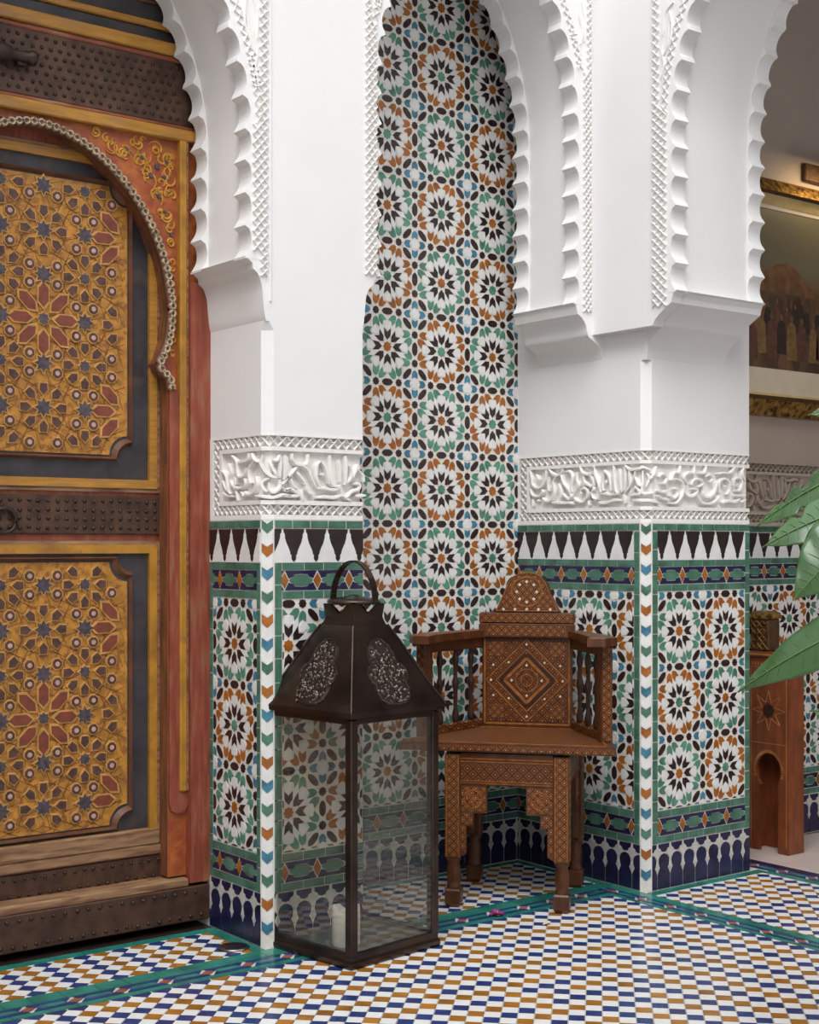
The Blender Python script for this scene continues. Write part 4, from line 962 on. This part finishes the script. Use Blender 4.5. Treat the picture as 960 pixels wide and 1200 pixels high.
# back panel
FBk = lambda s, t, d: (s, .338-d, t)
m = MB(); m.bbox(-.134, .134, .338, .358, .454, .728, .003); bk = cp(m, 'backrest', 'chair_wood')
m = MB(); m.prism(FBk, [(-.118, .474), (.118, .474), (.118, .716), (-.118, .716)], -.001, .0015); cp(m, 'back_marquetry', 'marquetry', bk)
m = MB()
for r, w_ in ((.122, .005), (.092, .004), (.066, .010)):
    D = [(0, .595-r), (r, .595), (0, .595+r), (-r, .595), (0, .595-r)]
    for p, q in zip(D, D[1:]): m.ridge(FBk, p, q, w_, .001, .0035, top=.8)
for r in (.034, .018):
    D = [(r*math.cos(i*math.pi/6), .595+r*math.sin(i*math.pi/6)) for i in range(13)]
    for p, q in zip(D, D[1:]): m.ridge(FBk, p, q, .003, .001, .003, top=.8)
sq = [(-.126, .466), (.126, .466), (.126, .724), (-.126, .724), (-.126, .466)]
for p, q in zip(sq, sq[1:]): m.ridge(FBk, p, q, .006, -.001, .002, top=.8)
cp(m, 'back_banding', 'chair_amber', bk)
m = MB()
D = [(0, .595-.079), (.079, .595), (0, .595+.079), (-.079, .595), (0, .595-.079)]
for p, q in zip(D, D[1:]): m.ridge(FBk, p, q, .012, .001, .0026, top=.9)
cp(m, 'back_dark_band', 'chair_dark', bk)
for cx_ in (-.092, .092):
    for cz_ in (.502, .688):
        m = MB(); m.prism(FBk, [(cx_-.020, cz_-.020), (cx_+.020, cz_-.020), (cx_+.020, cz_+.020), (cx_-.020, cz_+.020)], .001, .003); cp(m, 'corner_square', 'marquetry_fine', bk)
m = MB()
for i in range(16):
    t = i/16*4; k = int(t); f_ = t-k; D = [(0, -1), (1, 0), (0, 1), (-1, 0), (0, -1)]; r = .107
    x, z = D[k][0]+(D[k+1][0]-D[k][0])*f_, D[k][1]+(D[k+1][1]-D[k][1])*f_
    if i % 2 == 0: m.prism(FBk, [(x*r+.004*math.cos(j*math.pi/2), .595+z*r+.004*math.sin(j*math.pi/2)) for j in range(4)], .001, .0034)
for x, z in ((0, .55), (0, .64), (.045, .595), (-.045, .595), (.1, .55), (-.1, .55), (.1, .64), (-.1, .64)): m.prism(FBk, [(x+.004*math.cos(j*math.pi/2), z+.004*math.sin(j*math.pi/2)) for j in range(4)], .001, .0034)
cp(m, 'pearl_inlay', 'pearl', bk)['kind'] = 'stuff'
# top rail, crest base and crest
m = MB(); m.bbox(-.142, .142, .322, .362, .722, .764, .003); tr = cp(m, 'top_rail', 'chair_wood')
m = MB(); m.prism(lambda s, t, d: (s, .322-d, t), [(-.118, .730), (.118, .730), (.118, .757), (-.118, .757)], -.001, .0012); cp(m, 'rail_inlay', 'marquetry_fine', tr)
m = MB(); m.bbox(-.142, .142, .328, .366, .764, .796, .004); cb = cp(m, 'crest_base', 'chair_wood')
m = MB(); m.prism(lambda s, t, d: (s, .328-d, t), [(-.138, .768), (.138, .768), (.138, .792), (-.138, .792)], -.001, .0012); cp(m, 'crest_base_inlay', 'marquetry_fine', cb)
CR = [(-.100, .796), (.100, .796), (.094, .806), (.072, .852), (.062, .880), (.046, .902), (.024, .914), (0, .918), (-.024, .914), (-.046, .902), (-.062, .880), (-.072, .852), (-.094, .806)]
m = MB(); m.prism(lambda s, t, d: (s, .360-d, t), CR, 0, .020, .003, bottom=True); cr = cp(m, 'crest', 'chair_wood')
FC = lambda s, t, d: (s, .340-d, t)
m = MB(); m.prism(FC, [(p[0]*.86, (p[1]-.85)*.86+.852) for p in CR], -.001, .0012); cp(m, 'crest_marquetry', 'marquetry_fine', cr)
m = MB(); D = [(.050*math.cos(i*math.pi/9-.4), .858+.046*math.sin(i*math.pi/9-.4)) for i in range(0, 12)]
D = [(.046*math.cos(i*math.pi/8), .858+.044*math.sin(i*math.pi/8)) for i in range(17)]
for p, q in zip(D, D[1:]): m.ridge(FC, p, q, .005, .001, .003, top=.8)
ring = [(p[0]*.93, (p[1]-.85)*.93+.852) for p in CR]; ring.append(ring[0])
for p, q in zip(ring, ring[1:]): m.ridge(FC, p, q, .004, -.001, .0022, top=.8)
cp(m, 'crest_banding', 'chair_amber', cr)
m = MB()
for i in range(8): x, z = .030*math.cos(i*math.pi/4), .858+.030*math.sin(i*math.pi/4); m.prism(FC, [(x+.005*math.cos(j*math.pi/2), z+.005*math.sin(j*math.pi/2)) for j in range(4)], .001, .0028)
for x in (-.07, -.035, 0, .035, .07): m.prism(FC, [(x+.005*math.cos(j*math.pi/2), .806+.005*math.sin(j*math.pi/2)) for j in range(4)], .001, .0028)
cp(m, 'pearl_inlay', 'pearl', cr)['kind'] = 'stuff'
# arms: wing rails, posts, spindles
for s_ in (-1, 1):
    P1, P2 = Vector((s_*.140, .350, 0)), Vector((s_*.250, .110, 0)); u = (P2-P1).normalized(); n_ = Vector((u.y, -u.x, 0))*s_
    def W(a, b, z): q = P1+u*a+n_*b; return (q.x, q.y, z)
    L = (P2-P1).length
    m = MB(); m.bbox(L-.004, L+.034, -.016, .018, .452, .722, .003, P=W); po = cp(m, 'arm_post', 'chair_wood')
    m = MB(); m.box(L+.033, L+.0355, -.012, .014, .458, .716, P=W); cp(m, 'post_inlay', 'marquetry_fine', po)
    m = MB(); m.bbox(.0, L, -.010, .010, .452, .478, .003, P=W); cp(m, 'wing_rail', 'marquetry')
    m = MB(); m.bbox(.0, L+.03, -.012, .014, .690, .722, .003, P=W); cp(m, 'wing_rail', 'chair_wood')
    ao = [(.0, -.020), (.0, .024), (L*.55, .030), (L+.03, .050), (L+.095, .078), (L+.108, .030), (L+.060, -.020), (L*.6, -.024)]
    if s_ < 0: pass
    m = MB(); m.prism(lambda s, t, d: W(s, t, d), ao, .722, .744, .003, bottom=True); arm = cp(m, 'armrest', 'chair_wood')
    m = MB()
    rg = ao+[ao[0]]
    for p, q in zip(rg, rg[1:]): m.ridge(lambda s, t, d: W(s, t, d), (p[0]*.94+.006, p[1]*.8), (q[0]*.94+.006, q[1]*.8), .003, .743, .7448)
    cp(m, 'arm_stringing', 'chair_amber', arm)
    for k in range(3):
        a = L*(.20+.29*k); c = W(a, 0, 0); m = MB()
        m.lathe([(.006, .476), (.010, .484), (.011, .500), (.006, .520), (.0065, .570), (.010, .586), (.011, .596), (.006, .612), (.0065, .640), (.010, .656), (.010, .668), (.006, .684), (.006, .692)], c, 10); cp(m, 'spindle', 'chair_dark')
# ------------------------------------------------------------------ small things on the floor
dr = empty('floor_drain', (1.832, 3.098, .0022)); tag(dr, 'round steel drain cover set in the floor by the pier', 'drain cover')
m = MB(); m.lathe([(.036, 0), (.036, .002), (.033, .0035), (.026, .003), (.02, .0028), (.001, .0026)], seg=28); m.build('cover', 'drain_steel', dr)
m = MB(); m.lathe([(.037, -.0005), (.040, .001), (.038, .0026), (.036, .002)], seg=28); m.build('rim', 'drain_steel', dr)
m = MB()
for k in range(6):
    a = k*math.pi/3; m.box(.008, .022, -.0012, .0012, .0027, .0036, P=lambda x, y, z, a=a: (*rot((x, y), a), z))
m.build('slot', 'iron_dark', dr)
fx = empty('fallen_flower', (2.5512, 2.9312, .002)); tag(fx, 'bright pink fallen bougainvillea flower on the floor before the chair', 'flower')
for k in range(5):
    a = k*1.2566; m = MB(); pts = []
    for i in range(6):
        for j in range(5):
            t = i/5; wv = (j/4-.5)*.017*math.sin(math.pi*(.12+.83*t)); pts.append((*rot((.024*t*.9, wv), a), .003+.010*t*t*(1 if k % 2 else .5)+abs(j-2)*.0018*math.sin(math.pi*t)))
    m.add(pts, [(i*5+j, i*5+j+1, i*5+j+6, i*5+j+5) for i in range(5) for j in range(4)], smooth=True); m.build('bract', 'petal_pink', fx, recalc=False)
m = MB(); m.tube([(0, 0, .001), (.001, .001, .008), (.003, 0, .014)], [.001, .001, .0018], 6); m.build('stamen', 'petal_pale', fx)
fp = MB()
pts = []
for i in range(7):
    for j in range(6):
        t = i/6; wv = (j/5-.5)*.020*math.sin(math.pi*(.1+.85*t)); pts.append((2.597+.022*t-.011+wv*.4, 2.789+wv-.006*t, .0026+.006*t*t+.0035*abs(j-2.5)/2.5*math.sin(math.pi*t)))
fp.add(pts, [(i*6+j, i*6+j+1, i*6+j+7, i*6+j+6) for i in range(6) for j in range(5)], smooth=True)
fpo = fp.build('fallen_petal', 'petal_pale', recalc=False); tag(fpo, 'small pale dried petal lying on the floor by the chair leg', 'petal')
# ------------------------------------------------------------------ gallery: painting, picture lamp, table, box
pt = empty('painting', (4.25, YG, 1.82)); tag(pt, 'gilt-framed dark crowd painting hanging on the shaded gallery wall', 'painting')
pf = lambda s, t, d: (s, -d, t)                              # local: s along the wall, t up, d out
PX0, PX1, PZ0, PZ1 = -.62, .62, -.390, .402
def ring4(x0, x1, z0, z1, w, wt, wb, d0, d1, mats, name, par=pt):
    xi0, xi1, zi0, zi1 = x0+w, x1-w, z0+wb, z1-wt
    for (a, b, c, d) in (((x0, z0), (x1, z0), (xi1, zi0), (xi0, zi0)), ((x1, z0), (x1, z1), (xi1, zi1), (xi1, zi0)), ((x1, z1), (x0, z1), (xi0, zi1), (xi1, zi1)), ((x0, z1), (x0, z0), (xi0, zi0), (xi0, zi1))):
        m = MB(); vs = [pf(*a, 0), pf(*b, 0), pf(*a, d0), pf(*b, d0), pf(*c, d1), pf(*d, d1), pf(*c, 0), pf(*d, 0)]
        m.add(vs, [(0, 1, 3, 2), (2, 3, 4, 5), (4, 6, 7, 5), (0, 7, 6, 1), (1, 6, 4, 3), (0, 2, 5, 7)]); m.build(name, mats, par)
    return xi0, xi1, zi0, zi1
q4 = ring4(PX0, PX1, PZ0, PZ1, .045, .045, .050, .030, .055, 'frame_gold', 'frame_carving')
q4 = ring4(*q4, .010, .008, .016, .046, .040, 'frame_dark', 'frame_groove')
q4 = ring4(*q4, .028, .030, .010, .040, .022, 'frame_plain', 'frame_cove')
q4 = ring4(*q4, .030, .012, .085, .020, .016, 'frame_liner', 'liner')
cvm = bpy.data.materials.new('canvas'); cvm.use_nodes = True; nt = cvm.node_tree; pb = nt.nodes['Principled BSDF']; pb.inputs['Roughness'].default_value = .45
tc = nd(nt, 'ShaderNodeTexCoord'); sp = nd(nt, 'ShaderNodeSeparateXYZ'); nt.links.new(tc.outputs['Object'], sp.inputs[0])
n1 = nd(nt, 'ShaderNodeTexNoise'); n1.inputs['Scale'].default_value = 9; n1.inputs['Detail'].default_value = 5; nt.links.new(tc.outputs['Object'], n1.inputs['Vector'])
mp = nd(nt, 'ShaderNodeMapping'); mp.inputs['Scale'].default_value = (26, 26, 9); nt.links.new(tc.outputs['Object'], mp.inputs[0])
n2 = nd(nt, 'ShaderNodeTexVoronoi'); n2.inputs['Scale'].default_value = 1; nt.links.new(mp.outputs[0], n2.inputs['Vector'])
ad = nd(nt, 'ShaderNodeMath', operation='MULTIPLY_ADD'); ad.inputs[1].default_value = .10; nt.links.new(n1.outputs[0], ad.inputs[0]); nt.links.new(sp.outputs['Z'], ad.inputs[2])
rp = nd(nt, 'ShaderNodeValToRGB'); e = rp.color_ramp.elements
mrg = nd(nt, 'ShaderNodeMapRange'); mrg.inputs[1].default_value = -.20; mrg.inputs[2].default_value = .30; nt.links.new(ad.outputs[0], mrg.inputs[0]); nt.links.new(mrg.outputs[0], rp.inputs[0])
e[0].position = 0; e[0].color = (.10, .05, .02, 1); e[1].position = 1; e[1].color = (.10, .095, .06, 1)
for p_, c_ in ((.22, (.13, .06, .025)), (.30, (.05, .03, .018)), (.52, (.055, .03, .016)), (.62, (.12, .085, .045)), (.75, (.12, .11, .075))):
    q = e.new(p_); q.color = c_+(1,)
cr_ = nd(nt, 'ShaderNodeValToRGB'); q = cr_.color_ramp.elements; q[0].position = 0; q[0].color = (.22, .10, .04, 1); q[1].position = 1; q[1].color = (.02, .012, .01, 1)
qq = q.new(.4); qq.color = (.10, .06, .035, 1)
sc_ = nd(nt, 'ShaderNodeSeparateColor'); nt.links.new(n2.outputs['Color'], sc_.inputs[0]); nt.links.new(sc_.outputs[0], cr_.inputs[0])
msk = nd(nt, 'ShaderNodeMapRange'); msk.inputs[1].default_value = .10; msk.inputs[2].default_value = .02; nt.links.new(ad.outputs[0], msk.inputs[0])
mk2 = nd(nt, 'ShaderNodeMath', operation='MULTIPLY'); mk2.inputs[1].default_value = .75; nt.links.new(msk.outputs[0], mk2.inputs[0])
mm = nd(nt, 'ShaderNodeMix', data_type='RGBA'); nt.links.new(mk2.outputs[0], mm.inputs[0]); nt.links.new(rp.outputs[0], mm.inputs[6]); nt.links.new(cr_.outputs[0], mm.inputs[7])
nt.links.new(mm.outputs[2], pb.inputs['Base Color']); MATS['canvas'] = cvm
M('paint_hill', (.13, .062, .028), .5, .4, 30); M('paint_robe', (.30, .27, .22), .5, .3, 60); M('paint_red', (.10, .04, .025), .5, .3, 60); M('paint_gold', (.17, .10, .035), .5, .3, 60); M('paint_dark', (.025, .016, .012), .5, .3, 60); M('paint_skin', (.14, .07, .04), .5, .2, 60)
m = MB(); m.prism(pf, [(q4[0], q4[2]), (q4[1], q4[2]), (q4[1], q4[3]), (q4[0], q4[3])], 0, .014); cv = m.build('canvas', 'canvas', pt)
m = MB(); m.prism(pf, [(-.45, .03), (-.40, .06), (-.36, .095), (-.30, .125), (-.24, .135), (-.19, .115), (-.13, .07), (-.06, .03)], .013, .0145); m.build('painted_hill', 'paint_hill', cv)
rg = random.Random(5)
for k in range(40):
    row = k % 2; x = -.50+.026*k+rg.uniform(-.012, .012); z0 = (-.205 if row else -.12)+rg.uniform(0, .03); h_ = rg.uniform(.13, .16) if row else rg.uniform(.09, .11); wv = h_*.19
    mt = rg.choice(('paint_robe', 'paint_red', 'paint_gold', 'paint_dark', 'paint_gold') if row else ('paint_dark', 'paint_red', 'paint_dark', 'paint_gold'))
    m = MB(); d_ = .0146 if row else .0142
    m.prism(pf, [(x-wv, z0), (x+wv, z0), (x+wv*.9, z0+h_*.4), (x+wv*.75, z0+h_*.76), (x+wv*.3, z0+h_*.84), (x-wv*.3, z0+h_*.84), (x-wv*.75, z0+h_*.76), (x-wv*.9, z0+h_*.4)], .0135, d_+.0002, .001, 0)
    m.prism(pf, [(x+wv*.36*math.cos(i*math.pi/4), z0+h_*.92+h_*.085*math.sin(i*math.pi/4)) for i in range(8)], .0135, d_+.0003, .0005, 1)
    m.build('painted_figure', [mt, 'paint_skin'], cv)
# picture lamp on a bracket above the frame
pl_ = empty('picture_lamp', (4.25, YG, 2.262)); tag(pl_, 'brass picture lamp on an arm above the gilt frame', 'lamp')
m = MB(); m.bbox(-.15, .15, -.020, 0, -.012, .050, .004); m.build('wall_plate', 'frame_dark', pl_)
m = MB(); m.tube([(0, -.01, .02), (0, -.08, .045), (0, -.15, .035)], .007, 8); m.build('arm', 'iron_dark', pl_)
m = MB()
sh = [[(x, -.15+.024*math.cos(t), .020+.024*math.sin(t)) for t in [math.pi*1.1*i/10-.15 for i in range(11)]]+[(x, -.15+.020*math.cos(t), .020+.020*math.sin(t)) for t in [math.pi*1.1*i/10-.15 for i in range(10, -1, -1)]] for x in (-.22, .22)]
m.rings(sh); m.build('shade', 'iron_dark', pl_)
m = MB(); m.tube([(-.20, -.15, .016), (.20, -.15, .016)], .007, 8); m.build('bulb', 'lamp_glow', pl_)
pld = bpy.data.lights.new('picture_lamp_light', 'AREA'); pld.shape = 'RECTANGLE'; pld.size = .40; pld.size_y = .02; pld.energy = 1.1; pld.color = (1, .72, .38)
plo = bpy.data.objects.new('picture_lamp_light', pld); COL.objects.link(plo); plo.location = (4.25, YG-.15, 2.268)
plo.rotation_euler = Vector((0, .55, -1)).to_track_quat('-Z', 'Y').to_euler()
# narrow stand with keyhole arches
tb_ = empty('side_table', (3.842, 3.022, -.0025), -math.pi/2); tag(tb_, 'dark red-brown wooden side table with keyhole arches in the gallery', 'table')
def keyhole(wl, rr_, rz, zc, n=16):
    pts = [(-wl, 0), (-wl, zc-rz*.86)]
    pts += [(rr_*math.cos(t), zc+rz*math.sin(t)) for t in [math.radians(232-284*i/n) for i in range(n+1)]]
    return pts+[(wl, zc-rz*.86), (wl, 0)]
for k in range(4):
    TA, TD = (.080, .040) if k % 2 == 0 else (.040, .080)
    KH = keyhole(.038, .050, .058, .262) if k % 2 == 0 else keyhole(.012, .018, .05, .262)
    R_ = lambda s, t, d, k=k, TD=TD: (*rot((s, -TD-d), k*math.pi/2), t)
    m = MB(); T = .634
    for (d) in (0, -.012):
        vsL = [p for p in KH if p[0] <= 0.0001]; vsR = [p for p in KH if p[0] >= -.0001]
        for a, b in zip(vsL, vsL[1:]): m.add([R_(*a, d), R_(*b, d), R_(-TA, b[1], d), R_(-TA, a[1], d)], [(0, 1, 2, 3)])
        for a, b in zip(vsR, vsR[1:]): m.add([R_(*a, d), R_(*b, d), R_(TA, b[1], d), R_(TA, a[1], d)], [(0, 1, 2, 3)])
        zt = max(p[1] for p in KH); m.add([R_(-TA, zt, d), R_(TA, zt, d), R_(TA, T, d), R_(-TA, T, d)], [(0, 1, 2, 3)])
    if k: m = MB(); m.box(-TA+.0005, TA-.0005, -TD, -TD+.012, 0, T, P=lambda x, y, z, k=k: (*rot((x, y), k*math.pi/2), z)); m.build('side_panel', 'table_wood', tb_); continue
    for a, b in zip(KH, KH[1:]): m.add([R_(*a, 0), R_(*b, 0), R_(*b, -.012), R_(*a, -.012)], [(0, 1, 2, 3)])
    pn = m.build('side_panel', 'table_wood', tb_, recalc=False)
    if k % 2: continue
    m = MB(); arc_ = smooth([p for p in KH if p[1] > .23], 3)
    for p in arc_:
        dx, dz = p[0], p[1]-.262; L_ = math.hypot(dx, dz); ux, uz = dx/L_, dz/L_
        m.ridge(R_, (p[0]+ux*.002, p[1]+uz*.002), (p[0]+ux*.011, p[1]+uz*.011), .0035, 0, .0015)
    st8 = star(.066, .028, 8); st8 = [(x, z+.46) for x, z in st8]; st8.append(st8[0])
    for p, q in zip(st8, st8[1:]): m.ridge(R_, p, q, .002, 0, .001)
    fr_ = [(-.072, .352), (.072, .352), (.072, .60), (-.072, .60), (-.072, .352)]
    for p, q in zip(fr_, fr_[1:]): m.ridge(R_, p, q, .002, 0, .001)
    for s_ in (-1, 1): m.ridge(R_, (s_*.072, .02), (s_*.072, .35), .002, 0, .001)
    for i in range(12): m.ridge(R_, (-.066+i*.012, .606), (-.066+i*.012, .616), .004, 0, .0012)
    m.build('line_inlay', 'table_line', pn, recalc=False)
    m = MB(); m.prism(R_, [(x, z+.46) for x, z in star(.024, .020, 8)], 0, .0015); m.build('star_inlay', 'chair_dark', pn)
m = MB(); m.bbox(-.088, .088, -.048, .048, .634, .652, .003); top = m.build('table_top', 'table_wood', tb_)
m = MB(); m.box(-.0892, .0892, -.0492, .0492, .639, .646); m.build('edge_inlay', 'table_line', top)
bx = empty('carved_box', (3.836, 3.062, .6505), -math.pi/2); tag(bx, 'small carved dark box with gilt lid standing on the gallery table', 'box')
m = MB(); m.bbox(-.036, .036, -.030, .030, 0, .105, .003); bb = m.build('body', 'frame_dark', bx)
m = MB(); FX = lambda s, t, d: (s, -.030-d, t)
for i in range(3):
    for j in range(4):
        x, z = -.024+i*.024, .016+j*.024; m.ridge(FX, (x-.010, z-.010), (x+.010, z+.010), .0035, 0, .0025); m.ridge(FX, (x-.010, z+.010), (x+.010, z-.010), .0035, 0, .0025)
m.build('front_carving', 'frame_gold', bb)
m = MB(); m.rings([[(sx*a, sy*(a-.006), z) for sx, sy in ((-1, -1), (1, -1), (1, 1), (-1, 1))] for a, z in ((.039, .105), (.041, .112), (.037, .124), (.024, .130))]); m.build('lid', 'frame_gold', bx)
# ------------------------------------------------------------------ potted plant reaching into the frame from the right
plant = empty('potted_plant', (2.58, 1.56, 0)); tag(plant, 'large-leaved green plant reaching in from the right edge', 'plant')
def loc(px, py, dep):
    l = (px-480)/FPX*dep; return Vector((RX[0]*l+RY[0]*dep, RX[1]*l+RY[1]*dep, CAMH-(py-HORIZON)*dep/FPX))
PO = Vector((2.58, 1.56, 0))
m = MB(); m.lathe([(.11, 0), (.13, .01), (.165, .28), (.18, .285), (.18, .32), (.165, .325), (.16, .30)], seg=28); m.build('pot', 'terracotta', plant)
m = MB(); m.lathe([(.01, .29), (.16, .292), (.16, .296), (.01, .305)], seg=28); m.build('soil', 'soil', plant)
def leaf(base, tip, width, up, splits=(), droop=.02, fold=.25, name='leaf'):
    """blade from base to tip; splits = list of (side, t0, t1, depth) bites out of the margin"""
    base, tip = Vector(base), Vector(tip); ax = tip-base; L = ax.length; ax.normalize(); up = Vector(up); side = ax.cross(up).normalized(); nr = side.cross(ax).normalized()
    NU, NV = 33, 6; V = []; F = []
    def hw(t): return width*(math.sin(math.pi*min(1, t*1.02+.02)**.62)**.8)*(1-.15*t)
    for i in range(NU+1):
        t = i/NU
        for j in range(-NV, NV+1):
            v = j/NV; wv = hw(t)
            for sd, t0, t1, dp in splits:
                if (v > 0) == (sd > 0) and v != 0 and t0 < t < t1: wv *= 1-dp*math.sin(math.pi*(t-t0)/(t1-t0))
            p = base+ax*L*t+side*wv*v+nr*(-droop*4*(t-.5)**2*1.0+droop-fold*abs(wv*v)*.6+.0012*math.sin(t*22+v*2)*abs(v))+ax*abs(v)*wv*(.35 if t < .5 else .25)*-1*(0.6)
            V.append(p)
    W_ = 2*NV+1
    for i in range(NU):
        for j in range(W_-1): F.append((i*W_+j, i*W_+j+1, (i+1)*W_+j+1, (i+1)*W_+j))
    m = MB(); m.add([tuple(p-PO) for p in V], F, smooth=True); o = m.build(name, 'leaf', plant, recalc=False)
    so = o.modifiers.new('thick', 'SOLIDIFY'); so.thickness = .0012
    m = MB(); mid = [V[i*W_+NV]+nr*.0012-PO for i in range(NU+1)]; m.tube(mid, [.0022*(1-.7*i/NU) for i in range(NU+1)], 6)
    for i in range(3, NU-3, 3):
        for sd in (-1, 1): m.tube([V[i*W_+NV]+nr*.001-PO, V[min(NU, i+1)*W_+NV+sd*2]+nr*.001-PO, V[min(NU, i+2)*W_+NV+sd*4]+nr*.001-PO], [.0007, .0006, .0004], 4)
    m.build('midrib', 'leaf_vein', o)
    return base
def stalk(p, r=.006):
    q = PO+Vector((random.uniform(-.05, .05), random.uniform(-.05, .05), .30)); p = Vector(p); md = (p+q)/2+Vector((.05, -.06, .10))
    m = MB(); m.tube([x for x in smooth([tuple(q-PO), tuple(md-PO), tuple(p-PO)], 8)], r, 8); m.build('stalk', 'stem', plant)
vw = (-RY[0]*.8, -RY[1]*.8, .6)
b = loc(1005, 548, 2.55); leaf(b, loc(887, 617, 2.62), .060, (-.35, -.5, .85), ((1, .42, .58, .6), (1, .64, .78, .55), (-1, .5, .66, .45)), .01); stalk(b)
b = loc(1012, 590, 2.50); leaf(b, loc(893, 642, 2.52), .058, (-.45, -.55, .7), ((1, .5, .65, .5),), .01); stalk(b)
b = loc(1000, 625, 2.45); leaf(b, loc(929, 704, 2.44), .062, (-.6, -.7, .4), (), .006); stalk(b)
b = loc(1015, 726, 2.40); leaf(b, loc(865, 811, 2.52), .050, (-.5, -.62, .6), ((-1, .30, .42, .35),), .014); stalk(b)
b = loc(1030, 470, 2.60); leaf(b, loc(947, 487, 2.60), .034, (-.5, -.6, .6), (), .006); stalk(b)
b = loc(1040, 845, 2.40); leaf(b, loc(949, 833, 2.45), .040, (-.4, -.5, .8), (), .006); stalk(b)
b = loc(1080, 660, 2.45); leaf(b, loc(985, 720, 2.5), .06, (-.5, -.6, .6), (), .01); stalk(b)
